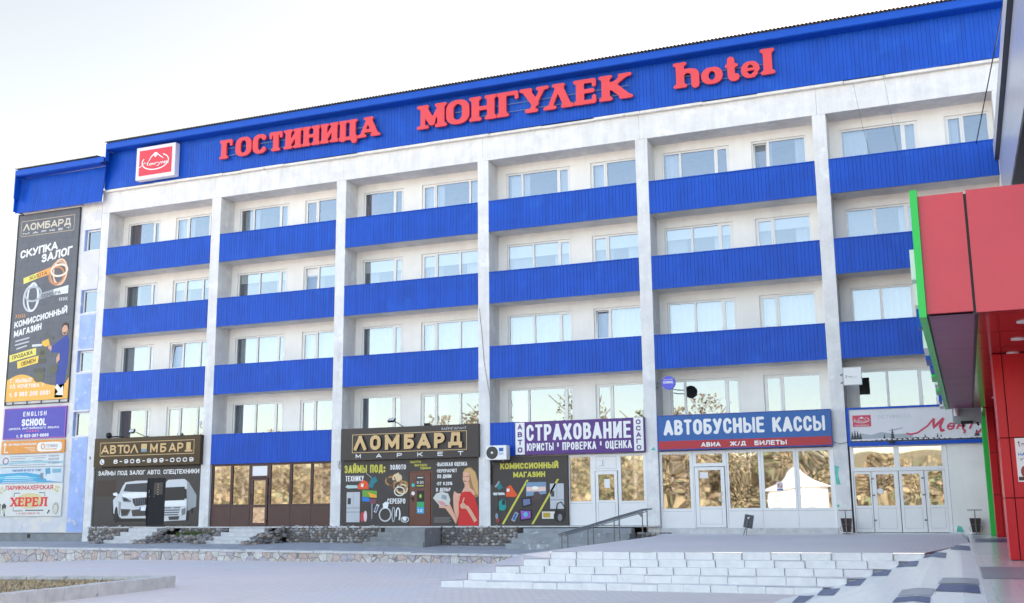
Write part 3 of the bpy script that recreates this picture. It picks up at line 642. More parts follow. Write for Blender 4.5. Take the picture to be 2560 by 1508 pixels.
# piers, beam, ledge
PX = [(-.02, .39), (5.77, 6.22), (11.70, 12.13), (17.74, 18.18), (23.79, 24.23), (29.83, 30.27), (35.30, 36.0)]
for i, (x0, x1) in enumerate(PX):
    b = mb(PIERM); zb = 1.34 if i == 0 else 1.78 if i < 4 else 1.55
    b.bevbox(x0, x1, 0, 1.15, zb-.25, 15.16, .012); b.build('pier', hotel)
b = mb(PIERM); xs_ = [-.02, 5.9, 12, 17.95, 23.95, 30.0, 36.0]
for xa, xb in zip(xs_, xs_[1:]): b.box(xa+.004, xb-.004, .002, 1.2, 15.163, 16.06)
b.build('beam', hotel)
b = mb(LIP); x = -.1
while x < 36:
    L = rnd.uniform(.9, 2.4); d = rnd.uniform(-.02, .02); h = rnd.uniform(-.015, .015)
    b.bevbox(x, min(x+L, 36), -.13+d, .6, 16.05+h*.5, 16.15+h, .02); x += L
b.build('ledge', hotel)
# slabs
for r in range(3):
    b = mb(SOFF)
    for bi, (x0, x1) in enumerate(BX): b.box(x0+.002, x1-.002, .06, D+.2, PB[r]+.004, PB[r]+.15)
    b.build('balcony_slab', hotel)
# ribbed sheet helper: vertical grooves on a panel facing -y
def ribbed(b, x0, x1, z0, z1, y, tilt=0.0, pitch=.125, gw=.012, gd=.009, back=.03):
    pr = []; x = x0; q = 0
    while x < x1-1e-4:
        p = pitch*(1.15 if q % 2 else .85); xe = min(x+p, x1)
        pr += [(x, y), (max(x, xe-gw), y), (max(x, xe-gw*.6), y+gd), (max(x, xe-gw*.3), y+gd)]; x = xe; q += 1
    pr.append((x1, y)); n = len(b.v); k = len(pr)
    b.v += [(px, py-tilt, z0) for px, py in pr]+[(px, py, z1) for px, py in pr]
    for i in range(k-1): b.face((n+i, n+i+1, n+k+i+1, n+k+i))
    b.quad((x0, y+back, z1), (x1, y+back, z1), (x1, y+back-tilt, z0), (x0, y+back-tilt, z0))
    b.quad((x0, y-tilt, z0), (x0, y, z1), (x0, y+back, z1), (x0, y+back-tilt, z0)); b.quad((x1, y-tilt, z0), (x1, y+back-tilt, z0), (x1, y+back, z1), (x1, y, z1))
    b.quad((x0, y, z1), (x1, y, z1), (x1, y+back, z1), (x0, y+back, z1)); b.quad((x0, y+back-tilt, z0), (x1, y+back-tilt, z0), (x1, y-tilt, z0), (x0, y-tilt, z0))
for r in range(4):
    for bi, (x0, x1) in enumerate(BX):
        if r == 3 and bi not in (1, 3): continue
        xe = x1 if not (r == 3 and bi == 3) else 19.3
        b = mb(BLUE); ribbed(b, x0+.004, xe-.004, PB[r]+.02, PT[r]-.03, -.012+.01*rnd.random())
        o = b.build('balcony_panel', hotel)
        t = mb(BLUED); t.box(x0+.004, xe-.004, -.03, .05, PT[r]-.03, PT[r]); t.box(x0+.004, xe-.004, -.022, .045, PB[r]-.012, PB[r]+.02); t.build('edge_trim', o)
# windows
def window(x0, x1, z0, z1, y, splits, sash, tiltopen=False, blind=0.0, cur=None, gl=GLASS, nm='window'):
    f = mb(PVC); fw_ = .065
    f.box(x0, x1, y, y+.07, z1-fw_, z1); f.box(x0, x1, y, y+.07, z0, z0+fw_); f.box(x0, x0+fw_, y, y+.07, z0+fw_, z1-fw_); f.box(x1-fw_, x1, y, y+.07, z0+fw_, z1-fw_)
    for s in splits: f.box(s-.04, s+.04, y, y+.07, z0+fw_, z1-fw_)
    o = f.build(nm, hotel)
    e = [x0+fw_-.04]+list(splits)+[x1-fw_+.04]
    for i in range(len(e)-1):
        a, c = e[i]+.04, e[i+1]-.04
        ss = sash is not None and ((sash == 0 and i == 0) or (sash == 1 and i == len(e)-2))
        ta = .0
        if ss:
            s_ = mb(PVC); ys = y-.012; w_ = .055; zt_, zb_ = z1-fw_+.012, z0+fw_-.012; a_, c_ = a-.012, c+.012
            sh = (lambda z: -.10*(z-zb_)/(zt_-zb_)) if False else (lambda z: (.12*(z-zb_)/(zt_-zb_)) if tiltopen else 0)
            def bb(xa, xb, za, zc):
                n = len(s_.v); s_.v += [(xa, ys+sh(za), za), (xb, ys+sh(za), za), (xb, ys+.05+sh(za), za), (xa, ys+.05+sh(za), za), (xa, ys+sh(zc), zc), (xb, ys+sh(zc), zc), (xb, ys+.05+sh(zc), zc), (xa, ys+.05+sh(zc), zc)]
                for q in ((0, 3, 2, 1), (4, 5, 6, 7), (0, 1, 5, 4), (2, 3, 7, 6), (1, 2, 6, 5), (3, 0, 4, 7)): s_.face(tuple(n+k for k in q))
            bb(a_, c_, zt_-w_, zt_); bb(a_, c_, zb_, zb_+w_); bb(a_, a_+w_, zb_+w_, zt_-w_); bb(c_-w_, c_, zb_+w_, zt_-w_)
            s_.build('sash', o)
            p = mb(gl); p.quad((a_+w_, ys+.03+sh(zb_+w_), zb_+w_), (c_-w_, ys+.03+sh(zb_+w_), zb_+w_), (c_-w_, ys+.03+sh(zt_-w_), zt_-w_), (a_+w_, ys+.03+sh(zt_-w_), zt_-w_)); p.build('pane', o)
        else:
            mb(gl).quad((a, y+.035, z0+fw_), (c, y+.035, z0+fw_), (c, y+.035, z1-fw_), (a, y+.035, z1-fw_)).build('pane', o)
    if blind > 0: mb(BLIND).box(x0+.06, x1-.06, y+.1, y+.11, z1-blind, z1-.05).build('roller_blind', o)
    for (xa, xb, m, yy) in cur or []:
        c = mb(m); q = int((xb-xa)/.07)+1; n = 0
        pts = [(xa+(xb-xa)*i/q, y+yy+.025*math.sin(i*2.1)) for i in range(q+1)]
        for (pa, qa), (pb, qb) in zip(pts, pts[1:]): c.quad((pa, qa, z0+.05), (pb, qb, z0+.05), (pb, qb, z1-.05), (pa, qa, z1-.05))
        c.build('curtain', o)
    return o
OPEN = {(0, 2, 1), (3, 2, 1), (1, 1, 1), (4, 0, 1)}
for bi in range(6):
    for r in range(4):
        for k, (a, c, s0, s1, sd_) in enumerate(WIN[bi]):
            if bi == 5 and r == 1 and k == 0: c = 32.95
            sp = s0 if r == 0 else R4S.get((bi, k), s1) if r == 3 else s1
            cur = []
            if r == 0: cur = [(a+.1, a+.1+(c-a)*.3, CURT, .22), (c-(c-a)*.22, c-.1, CURT, .22)] if (bi+k) % 2 else [(a+.1, a+.1+(c-a)*.22, MAROON if bi < 3 else CURT, .22)]
            elif r == 2: cur = [(a+.08, c-.08, CURT, .25)]
            elif r == 1: cur = [(c-(c-a)*.3, c-.08, CURT, .3), (a+.08, a+(c-a)*(.3+.1*(bi % 2)), CURTG, .3)]
            elif bi < 3: cur = [(a+.08, a+(c-a)*(.28+.12*k), CURTG if (bi+k) else MAROON, .25)]
            elif (bi+k) % 3 == 0: cur = [(a+.1, a+.1+(c-a)*.25, MAROON if bi == 0 else CURT, .25)]
            window(a, c, WB[r], WT[r], D+.06, sp, sd_, (bi, r, k) in OPEN, blind=(.42 if bi not in (2, 3) else .5)*(1 if r == 1 and (bi, k) not in ((0, 0), (5, 0)) else 0), cur=cur)
# main blue cornice
b = mb(BLUE); ribbed(b, .28, 35.95, 16.17, 17.80, -.13, pitch=.13); o = b.build('cornice', hotel)
b = mb(BLUED); b.box(.56, 35.97, -.60, -.56, 17.82, 18.08); b.box(.56, 35.97, -.56, .1, 17.80, 17.83); b.box(.52, .56, -.59, -.40, 17.3, 18.06); b.box(.24, .28, -.22, .2, 16.15, 18.04); b.v += [(.26, -.2, 16.2), (.54, -.58, 17.4), (.54, -.58, 18.05), (.26, -.1, 18.05)]; b.face(tuple(range(len(b.v)-4, len(b.v)))); b.build('eave_trim', o)
def wavy(b, x0, x1, y0, z0, y1, z1, pitch=.13, amp=.022):
    n = int((x1-x0)/pitch*4); st_ = len(b.v)
    for i in range(n+1):
        x = x0+(x1-x0)*i/n; dz = amp*math.sin(2*math.pi*i/4+.4)
        b.v += [(x, y0, z0+dz), (x, y1, z1+dz)]
    for i in range(n): q = st_+2*i; b.face((q, q+2, q+3, q+1))
b = mb(ROOFM); wavy(b, .5, 36, -.68, 18.13, 6, 18.9); wavy(b, .5, 36, -.678, 18.10, 6, 18.87); b.build('roof', hotel)
# left end block
b = mb(LWALL); wx = [(-.89, -.12, 13.57, 14.52), (-.88, -.12, 10.83, 11.86), (-.87, -.12, 8.30, 9.23), (-.88, -.12, 5.60, 6.63)]
b.box(-4.86, -.90, .0, .3, 1.66, 15.72); cz = 1.66
zz = 15.72
for (xa, xb, za, zb) in wx:
    b.box(-.90, -.03, 0, .3, zb, zz); zz = za
b.box(-.90, -.03, 0, .3, 1.66, zz)
b.build('end_wall', hotel)
b = mb(LILAC)
for (z0, z1) in ((9.3, 10.75), (6.70, 8.22), (1.68, 5.55), (14.56, 15.0), (12.1, 13.4)):
    if z1 > 12: continue
    b = mb(LILAC); b.box(-.87, -.03, -.004, .0, z0, z1, 'k'); b.build('painted_strip', hotel)
for (xa, xb, za, zb) in wx:
    r_ = mb(LILAC); r_.box(xa-.02, xa+.012, -.006, .12, za, zb); r_.box(xa+.012, xb, -.004, .12, zb-.014, zb); o = r_.build('window_reveal', hotel)
    window(xa+.03, xb+.1, za, zb-.016, .12, [], None, gl=GLASS, nm='window')
b = mb(DARKIN); b.box(-4.6, 0, .5, 3.6, 1.7, 15.7, 'f'); b.build('interior', hotel)
b = mb(CONC); b.box(-4.84, -.02, .05, .5, .9, 1.655); b.build('plinth', hotel); b = mb(BLACK); b.box(-3.0, -2.86, .03, .05, 1.44, 1.60, 'k'); b.build('vent', hotel)
b = mb(BLUE); ribbed(b, -4.66, .24, 15.60, 17.20, -.2, tilt=.16); o = b.build('cornice', hotel)
b = mb(BLUED); b.box(-4.50, .50, -.66, -.62, 17.25, 17.49); b.box(-4.50, .3, -.62, .1, 17.22, 17.255); b.box(-4.70, -4.65, -.45, .1, 15.66, 17.3); b.box(-4.52, -4.47, -.65, -.4, 16.2, 17.45); b.build('eave_trim', o)
b = mb(ROOFM); wavy(b, -4.56, .2, -.74, 17.54, 6, 18.3); b.build('roof', hotel)
b = mb(LIP); b.bevbox(-4.4, -1.1, -.10, .02, 15.585, 15.65, .01); b.build('ledge', hotel)
b = mb(LWALL); b.box(-4.86, -4.60, .31, 12, .9, 17.1); b.build('side_wall', hotel)
# cobbled plinth under the shops
COB = [mat('cobble_brown', (.22, .18, .15), .85, var=.2, vscale=12), mat('cobble_grey', (.34, .33, .32), .85, var=.2, vscale=12), mat('cobble_dark', (.17, .155, .15), .85, var=.2, vscale=12), mat('cobble_pale', (.43, .40, .37), .85, var=.15, vscale=12)]
def cobbles(x0, x1, zlo, zhi, y, nm='plinth'):
    b = mb(JOINT); b.box(x0, x1, y, y+.3, zlo-.1, zhi); z = zlo+.03; row = 0
    while z < zhi+.02:
        x = x0+.03+(row % 2)*.05
        while x < x1-.02:
            r = rnd.uniform(.045, .08); b.use(rnd.choice(COB+[COB[0], COB[2]]))
            b.rock((x, y-.01+rnd.uniform(-.015, .015), z+rnd.uniform(-.02, .02)), r, (1.25, .6, .85), .16); x += r*2.25
        z += .095; row += 1
    return b.build(nm, hotel)
cobbles(.42, 2.4, 1.28, 1.86, -.12); cobbles(5.0, 7.1, 1.28, 1.84, -.12); cobbles(9.9, 14.0, 1.26, 1.84, -.12); cobbles(16.35, 19.3, 1.24, 1.82, -.12); cobbles(23.45, 24.6, 1.3, 1.66, -.12)
b = mb(CONCW)
for x0, x1 in ((.36, 6.2), (6.2, 12.15), (12.15, 18.2), (18.2, 24.2)): b.bevbox(x0+.003, x1-.003, -.16, .8, 1.835, 1.885, .01)
b.bevbox(24.25, 29.85, -.03, .8, 1.5, 1.80, .015); b.bevbox(30.25, 33.2, -.02, .8, 1.4, 1.645, .01)
b.build('floor_slab', hotel)

# ------------------------------------------------------------------ shop fronts (parts of the hotel)
b = mb(DARKIN); b.quad((0, 2.6, 1.7), (36, 2.6, 1.7), (36, 2.6, 4.4), (0, 2.6, 4.4)); b.quad((0, .3, 1.80), (36, .3, 1.80), (36, 2.6, 1.80), (0, 2.6, 1.80)); b.build('interior', hotel)
b = mb(WHITE); b.box(0.3, 35.6, .25, .5, 4.27, 5.45); b.build('wall', hotel)
for q in ((.3, 6.2, .12, .4, 1.85, 4.27), (12.1, 21.03, .12, .4, 1.85, 4.27), (33.13, 35.6, .02, .4, 1.4, 4.3)): b = mb(WHITE); b.box(*q); b.build('wall', hotel)
def panes(parent, rects, y, gl=GLASSW):
    for (a, c, z0, z1) in rects: mb(gl).quad((a, y, z0), (c, y, z0), (c, y, z1), (a, y, z1)).build('pane', parent)
def grid_frame(b, rect, holes, y, th=.07):
    """solid panel of thickness th with rectangular holes, split in x columns"""
    x0, x1, z0, z1 = rect; hs = sorted(holes); cur = x0
    cols = {}
    for h in hs: cols.setdefault((h[0], h[1]), []).append(h)
    for (a, c) in sorted(cols):
        b.box(cur, a, y, y+th, z0, z1); zc = z0
        for h in sorted(cols[(a, c)], key=lambda q: q[2]): b.box(a, c, y, y+th, zc, h[2], 'lr'); zc = h[3]
        b.box(a, c, y, y+th, zc, z1, 'lr'); cur = c
    b.box(cur, x1, y, y+th, z0, z1)
def seams(b, segs, y, w_=.008, dp=.004):
    for (xa, za, xb, zb) in segs: b.box(min(xa, xb)-(w_ if xa == xb else 0), max(xa, xb)+(w_ if xa == xb else 0), y-dp, y, min(za, zb)-(w_ if za == zb else 0), max(za, zb)+(w_ if za == zb else 0), 'k')
# bay 2: brown front
b = mb(BROWN); H2 = [(6.32, 7.13, 2.74, 4.2), (7.23, 7.99, 2.72, 4.2), (8.98, 9.83, 2.72, 4.2), (9.94, 10.76, 2.72, 4.2), (10.86, 11.64, 2.72, 4.2), (8.15, 8.82, 3.80, 4.17)]
grid_frame(b, (6.235, 8.06, 1.885, 4.27), H2[:2], .10); grid_frame(b, (8.90, 11.69, 1.885, 4.27), H2[2:5], .10); b.box(8.06, 8.90, .10, .17, 3.72, 4.27)
f = b.build('shop_front', hotel)
b = mb(BLACK); seams(b, [(7.18, 1.9, 7.18, 4.25), (9.885, 1.9, 9.885, 4.25), (10.81, 1.9, 10.81, 4.25), (6.25, 2.66, 8.0, 2.66), (8.93, 2.66, 11.68, 2.66)], .10, .006); b.build('frame_groove', f)
panes(f, H2[:5], .14)
mb(WTXT).quad((8.15, .095, 3.8), (8.82, .095, 3.8), (8.82, .095, 4.17), (8.15, .095, 4.17)).build('transom_panel', f)
d_ = MB().use(BROWN); grid_frame(d_, (8.09, 8.87, 1.90, 3.70), [(8.21, 8.77, 2.02, 2.60), (8.21, 8.77, 2.70, 3.62)], .075, .06); d_ = d_.build('door', f)
mb(mat('film_door_panel', (.50, .38, .28), .18, metal=.6, var=.2, vscale=4, bump=.5, bscale=6)).quad((8.21, .10, 2.02), (8.77, .10, 2.02), (8.77, .10, 2.60), (8.21, .10, 2.60)).build('panel', d_)
panes(d_, [(8.21, 8.77, 2.70, 3.62)], .11)
mb(BLACK).tube([(8.13, .075, 2.74), (8.13, .02, 2.74), (8.13, .02, 3.1), (8.13, .075, 3.1)], .012).build('handle', d_)
b = mb(BLACK)
for z in (2.05, 2.95, 3.45): b.box(8.855, 8.895, .05, .09, z, z+.08)
b.build('hinge', d_)
# bay 4: white front with door
b = mb(PVC); H4 = [(21.10, 21.84, 2.69, 4.18), (22.91, 23.69, 2.69, 4.18)]
grid_frame(b, (21.055, 21.99, 1.89, 4.26), H4[:1], .10); grid_frame(b, (22.80, 23.775, 1.89, 4.26), H4[1:], .10); b.box(21.99, 22.80, .10, .17, 3.70, 4.26)
f = b.build('shop_front', hotel); panes(f, H4, .14)
b = mb(mat('pale_seam', (.45, .46, .48), .6)); seams(b, [(21.08, 2.62, 21.9, 2.62), (22.86, 2.62, 23.74, 2.62), (22.04, 4.17, 22.75, 4.17), (22.04, 3.77, 22.75, 3.77), (22.04, 3.77, 22.04, 4.17), (22.75, 3.77, 22.75, 4.17)], .10, .006); b.build('frame_groove', f)
b = mb(PVC); b.bevbox(22.12, 22.29, .06, .10, 3.86, 4.06, .015); b.build('meter_box', f)
d_ = mb(PVC); grid_frame(d_, (22.02, 22.78, 1.895, 3.69), [(22.12, 22.68, 2.72, 3.58)], .07, .07); d_ = d_.build('door', f); panes(d_, [(22.12, 22.68, 2.72, 3.58)], .11)
b = mb(MATS['pale_seam']); seams(b, [(22.10, 2.64, 22.70, 2.64), (22.10, 1.98, 22.70, 1.98), (22.10, 1.98, 22.10, 2.64), (22.70, 1.98, 22.70, 2.64)], .07, .005); b.build('groove', d_)
b = mb(WTXT); b.box(22.32, 22.52, .095, .105, 3.13, 3.42, 'k'); b.build('notice', d_)
b = mb(PVC); [b.box(22.73, 22.77, .045, .07, z, z+.1) for z in (2.1, 2.95, 3.4)]; b.build('hinge', d_)
mb(BLACK).box(22.03, 22.78, .02, .1, 1.886, 1.90).build('threshold', f)
# bay 5: white front
b = mb(PVC); H5 = [(24.33, 25.25, 2.42, 4.18), (26.53, 27.48, 2.42, 4.18), (27.65, 28.58, 2.42, 4.18), (28.75, 29.68, 2.42, 4.18), (25.47, 26.33, 3.87, 4.17)]
grid_frame(b, (24.245, 25.40, 1.80, 4.27), H5[:1], .10); grid_frame(b, (26.40, 29.815, 1.80, 4.27), H5[1:4], .10); grid_frame(b, (25.40, 26.40, 3.76, 4.27), H5[4:], .10)
f = b.build('shop_front', hotel); panes(f, H5, .14, GLASSV)
b = mb(MATS['pale_seam']); seams(b, [(24.3, 2.33, 25.3, 2.33), (26.5, 2.33, 29.75, 2.33), (27.56, 1.82, 27.56, 4.25), (28.66, 1.82, 28.66, 4.25), (25.36, 1.82, 25.36, 4.25), (26.46, 1.82, 26.46, 4.25)], .10, .005); b.build('frame_groove', f)
b = mb(WTXT); b.box(28.02, 28.22, .13, .138, 2.94, 3.22, 'k'); o = b.build('no_smoking_notice', f)
b = mb(SIGNRD); b.ring(28.12, 3.10, .075, .075, .016, .124, .13); b.prism([(28.06, 3.15), (28.07, 3.16), (28.18, 3.05), (28.17, 3.04)], .122, .13); b.use(BLACK).box(28.07, 28.17, .126, .13, 3.09, 3.105, 'k'); b.use(SIGNBL).box(28.03, 28.21, .126, .13, 2.96, 3.0, 'k'); b.build('symbol', o)
d_ = mb(PVC); grid_frame(d_, (25.42, 26.38, 1.81, 3.74), [(25.54, 26.26, 2.48, 3.64)], .07, .07); d_ = d_.build('door', f); panes(d_, [(25.54, 26.26, 2.48, 3.64)], .11)
b = mb(MATS['pale_seam']); seams(b, [(25.54, 2.40, 26.26, 2.40), (25.54, 1.92, 26.26, 1.92), (25.54, 1.92, 25.54, 2.40), (26.26, 1.92, 26.26, 2.40)], .07, .005)
for q in range(1, 5): b.box(25.54+q*.144-.006, 25.54+q*.144+.006, .125, .13, 2.48, 3.64)
for q in range(1, 6): b.box(25.54, 26.26, .131, .136, 2.48+q*.193-.006, 2.48+q*.193+.006)
b.build('groove', d_)
b = mb(WTXT); b.box(25.58, 25.85, .095, .105, 3.38, 3.58, 'k'); b.build('notice', d_)
mb(PVC).tube([(26.31, .07, 2.62), (26.22, -.02, 2.66), (26.22, -.02, 2.88), (26.31, .07, 2.92)], .016).build('handle', d_)
# bay 6: hotel entrance
b = mb(PVC); H6 = [(30.43, 31.60, 3.62, 4.22), (31.76, 32.97, 3.62, 4.22)]
grid_frame(b, (30.32, 33.12, 3.50, 4.27), H6, .05); b.box(30.32, 30.37, .05, .12, 1.65, 3.50); b.box(33.02, 33.12, .05, .12, 1.65, 3.50); f = b.build('entrance_front', hotel); panes(f, H6, .09, GLASSV)
for k, (a, c, hole) in enumerate([(30.37, 30.90, (30.42, 30.85, 2.46, 3.42)), (30.905, 31.69, (31.04, 31.56, 2.46, 3.40)), (31.70, 32.42, (31.79, 32.30, 2.46, 3.40)), (32.425, 33.02, (32.53, 32.94, 2.46, 3.47))]):
    d_ = mb(PVC); grid_frame(d_, (a+.006, c-.006, 1.66, 3.49), [hole], .06+.012*(k in (0, 3)), .06); d_ = d_.build('door', f); panes(d_, [hole], .10, GLASSV)
    b = mb(MATS['pale_seam']); seams(b, [(hole[0], 2.38, hole[1], 2.38), (hole[0], 1.78, hole[1], 1.78), (hole[0], 1.78, hole[0], 2.38), (hole[1], 1.78, hole[1], 2.38)], .06+.012*(k in (0, 3)), .004); b.build('groove', d_)
    if k in (1, 2):
        b = mb(STEEL); xh = a+.02 if k == 1 else c-.05
        for z in (2.0, 2.75, 3.25): b.box(xh-.03, xh+.05, .035, .06, z, z+.04)
        b.build('hinge', d_)
b = mb(WTXT); b.disc(31.14, 2.89, .09, .05, .055); b.build('sticker', f)
b = mb(mat('turquoise_old_paint', (.16, .55, .48), .8, var=.2, vscale=8)); b.prism([(33.2, 1.66), (33.42, 1.66), (33.36, 1.82), (33.25, 1.86)], .012, .02)
b.prism([(29.84, 3.70), (29.98, 3.66), (29.93, 3.45), (29.99, 3.1), (29.85, 3.12)], -.004, 0); b.prism([(29.84, 2.5), (29.92, 2.5), (29.9, 2.42), (29.84, 2.43)], -.004, 0); b.prism([(23.98, 4.34), (24.1, 4.44), (24.16, 4.32)], -.004, 0); b.build('old_paint_patch', hotel)

# ------------------------------------------------------------------ sign helper
def sign(label, x0, x1, z0, z1, yf, yb, m, name='signboard', cat='sign', group=None, edge=None):
    t = thing(name, label, cat, ((x0+x1)/2, yb, z0), group)
    b = mb(m); b.bevbox(x0, x1, yf, yb, z0, z1, .008); b.build('board', t); return t
def frame(parent, x0, x1, z0, z1, y, w_, m, name='border'):
    b = mb(m); b.box(x0, x1, y-.008, y, z1-w_, z1, 'k'); b.box(x0, x1, y-.008, y, z0, z0+w_, 'k'); b.box(x0, x0+w_, y-.008, y, z0+w_, z1-w_, 'k'); b.box(x1-w_, x1, y-.008, y, z0+w_, z1-w_, 'k'); return b.build(name, parent)
def pic(parent, name, shapes, y):
    """flat printed picture: list of (material, polygon) painted in order"""
    b = MB()
    for i, (m, P) in enumerate(shapes): b.use(m).prism(P, y-.002*(i+1)-.002, y)
    return b.build(name, parent)
def M_(r, g, bl, k=[0]):
    nm = 'print_%02x%02x%02x' % (r, g, bl); return mat(nm, srgb(r, g, bl), .5, var=.03)
def ell(cx, cz, rx, rz, a0=0, a1=360, n=18): return [(cx+rx*math.cos(math.radians(a0+(a1-a0)*i/n)), cz+rz*math.sin(math.radians(a0+(a1-a0)*i/n))) for i in range(n+(a1-a0 != 360))]
def rect(x0, x1, z0, z1): return [(x0, z0), (x1, z0), (x1, z1), (x0, z1)]
def stroke(pts, w_):
    L, R = [], []
    for i, p in enumerate(pts):
        a = Vector(pts[max(i-1, 0)]); c = Vector(pts[min(i+1, len(pts)-1)]); d = (c-a); d = d/(d.length+1e-9); n = Vector((-d.y, d.x))*w_/2
        L.append((p[0]+n.x, p[1]+n.y)); R.append((p[0]-n.x, p[1]-n.y))
    return L+R[::-1]

# --- bay 1
t = sign('glossy brown sign reading АВТОЛОМБАРД in gold above the car and truck poster', .54, 5.86, 4.29, 5.45, -.2, .24, SIGNBR)
frame(t, .85, 5.57, 4.715, 5.27, -.2, .022, GOLD)
b = mb(GOLD); LX = [('А', .94, 1.32), ('В', 1.39, 1.70), ('Т', 1.77, 2.09), ('О', 2.09, 2.40), ('Λ', 2.44, 2.82), ('М', 3.43, 3.80), ('Б', 3.93, 4.23), ('А', 4.36, 4.70), ('Р', 4.77, 5.06)]
for c, a, e in LX: letters(b, c, a, e, 4.81, 5.16, -.2, depth=.03, t=.19)
b.bevbox(2.97, 3.26, -.23, -.2, 4.84, 5.17, .012); b.bevbox(5.20, 5.42, -.23, -.2, 4.87, 5.17, .012); b.box(5.14, 5.50, -.23, -.2, 4.80, 4.865, 'k'); b.build('lettering', t)
mb(mat('steel_blue_print', (.16, .28, .38), .5)).box(2.98, 3.25, -.234, -.229, 4.85, 4.96, 'k').build('bullion_face', t)
word(t, '8-906-999-0009', 1.58, 5.56, 4.405, 4.575, -.2, WTXT, name='phone_number', t=.21, gap=.6, style='round')
b = mb(WTXT); b.disc(.99, 4.49, .115, -.21, -.2, rz=.115); o = b.build('phone_symbol', t); mb(SIGNBR).prism(stroke([(.94, 4.55), (.95, 4.48), (1.0, 4.43), (1.05, 4.43)], .03), -.214, -.205).build('handset', o)
t = thing('poster', 'dark poster with a white car and a lorry around the black door', 'poster', (3.1, .02, 1.9))
b = mb(CHAR); b.box(.44, 3.18, .03, .11, 1.92, 4.27); b.box(4.07, 5.76, .03, .11, 1.92, 4.27); b.box(3.18, 4.07, .03, .11, 3.80, 4.27); b.build('board', t)
frame(t, .44, 5.76, 1.92, 4.27, .03, .03, BLACK)
word(t, 'ЗАЙМЫ ПОД ЗАЛОГ АВТО, СПЕЦТЕХНИКИ', .62, 5.68, 3.95, 4.13, .03, WTXT, t=.2, gap=.1)
cw, cd, cg = M_(205, 208, 212), M_(60, 62, 68), M_(120, 124, 130); ch = M_(235, 238, 240)
pic(t, 'car_picture', [(M_(58, 42, 34), rect(.55, 1.55, 3.1, 3.75)),
 (M_(24, 22, 22), [(1.5, 2.2), (1.75, 2.08), (3.16, 2.1), (3.16, 2.2)]), (M_(28, 26, 26), ell(1.68, 2.35, .13, .30)), (M_(28, 26, 26), ell(1.52, 2.55, .07, .22)),
 (cw, [(1.50, 2.72), (1.47, 2.95), (1.58, 3.06), (1.78, 3.22), (1.92, 3.5), (2.06, 3.66), (2.6, 3.71), (3.16, 3.71), (3.16, 2.22), (1.95, 2.22), (1.82, 2.30), (1.72, 2.5), (1.60, 2.35), (1.52, 2.45)]), (M_(34, 32, 32), ell(1.665, 2.42, .085, .27)), (M_(150, 152, 156), [(1.75, 2.9), (1.9, 2.86), (1.86, 2.34), (1.8, 2.34)]),
 (cd, [(1.98, 3.3), (2.1, 3.58), (3.16, 3.62), (3.16, 3.26), (2.4, 3.27)]), (ch, [(1.92, 3.2), (2.45, 3.25), (3.16, 3.24), (3.16, 3.08), (2.5, 3.02), (2.0, 3.05)]),
 (cg, [(1.92, 3.07), (2.1, 3.06), (2.42, 2.9), (2.36, 2.86), (2.0, 2.88)]), (M_(40, 42, 46), [(1.98, 3.03), (2.12, 3.02), (2.3, 2.92), (2.05, 2.91)]),
 (M_(48, 47, 50), [(2.47, 3.0), (3.16, 3.04), (3.16, 2.75), (2.62, 2.70), (2.5, 2.84)]), (M_(90, 84, 80), [(1.9, 2.6), (2.4, 2.58), (2.25, 2.33), (1.95, 2.3)]), (M_(50, 46, 46), [(1.94, 2.56), (2.34, 2.54), (2.2, 2.38), (1.98, 2.36)]),
 (M_(70, 62, 60), [(2.45, 2.55), (3.16, 2.6), (3.16, 2.32), (2.52, 2.3)]), (ch, rect(2.9, 3.16, 2.52, 2.67)), (M_(40, 80, 160), rect(2.86, 2.92, 2.52, 2.67)), (ch, [(1.46, 3.22), (1.62, 3.26), (1.72, 3.18), (1.7, 3.1), (1.5, 3.14)])]
 + [(cg, rect(2.62+.09*i, 2.645+.09*i, 2.75, 3.0)) for i in range(6)], .03)
pic(t, 'truck_picture', [(M_(150, 156, 160), [(5.1, 3.66), (5.2, 3.62), (5.6, 3.1), (5.6, 2.66), (5.2, 2.5)]), (M_(26, 24, 24), ell(5.2, 2.3, .09, .2)), (M_(26, 24, 24), ell(5.42, 2.5, .05, .12)),
 (cw, [(4.09, 3.62), (4.2, 3.72), (4.98, 3.74), (5.12, 3.66), (5.16, 2.7), (5.14, 2.14), (4.09, 2.1)]), (M_(40, 36, 36), [(4.09, 3.42), (5.02, 3.44), (5.04, 2.92), (4.09, 2.9)]), (M_(190, 215, 220), rect(4.15, 4.98, 3.47, 3.5)), (M_(26, 24, 24), [(5.0, 3.36), (5.12, 3.34), (5.14, 2.96), (5.04, 2.98)]),
 (ch, [(4.09, 2.88), (5.1, 2.9), (5.14, 2.7), (4.09, 2.68)])]+[(M_(96, 104, 112), [(4.1, 2.64-.09*i), (4.86-.03*i, 2.65-.09*i), (4.84-.03*i, 2.60-.09*i), (4.1, 2.595-.09*i)]) for i in range(4)]
 +[(cg, [(4.92, 2.55), (5.1, 2.62), (5.1, 2.38), (4.95, 2.32)]), (M_(60, 58, 60), [(4.3, 2.28), (4.82, 2.3), (4.78, 2.16), (4.34, 2.15)])], .03)
b = mb(ch); b.ring(4.47, 2.68, .085, .085, .014, .008, .012)
for a in (90, 210, 330): b.prism(stroke([(4.47, 2.68), (4.47+.078*math.cos(math.radians(a)), 2.68+.078*math.sin(math.radians(a)))], .018), .006+.001*(a//100), .012)
b.build('star_emblem', t)
d_ = mb(mat('black_steel_door', (.008, .010, .015), .5, spec=.2, var=.15)); d_.bevbox(3.19, 4.06, .045, .12, 1.90, 3.79, .01); d_ = d_.build('shop_door', hotel)
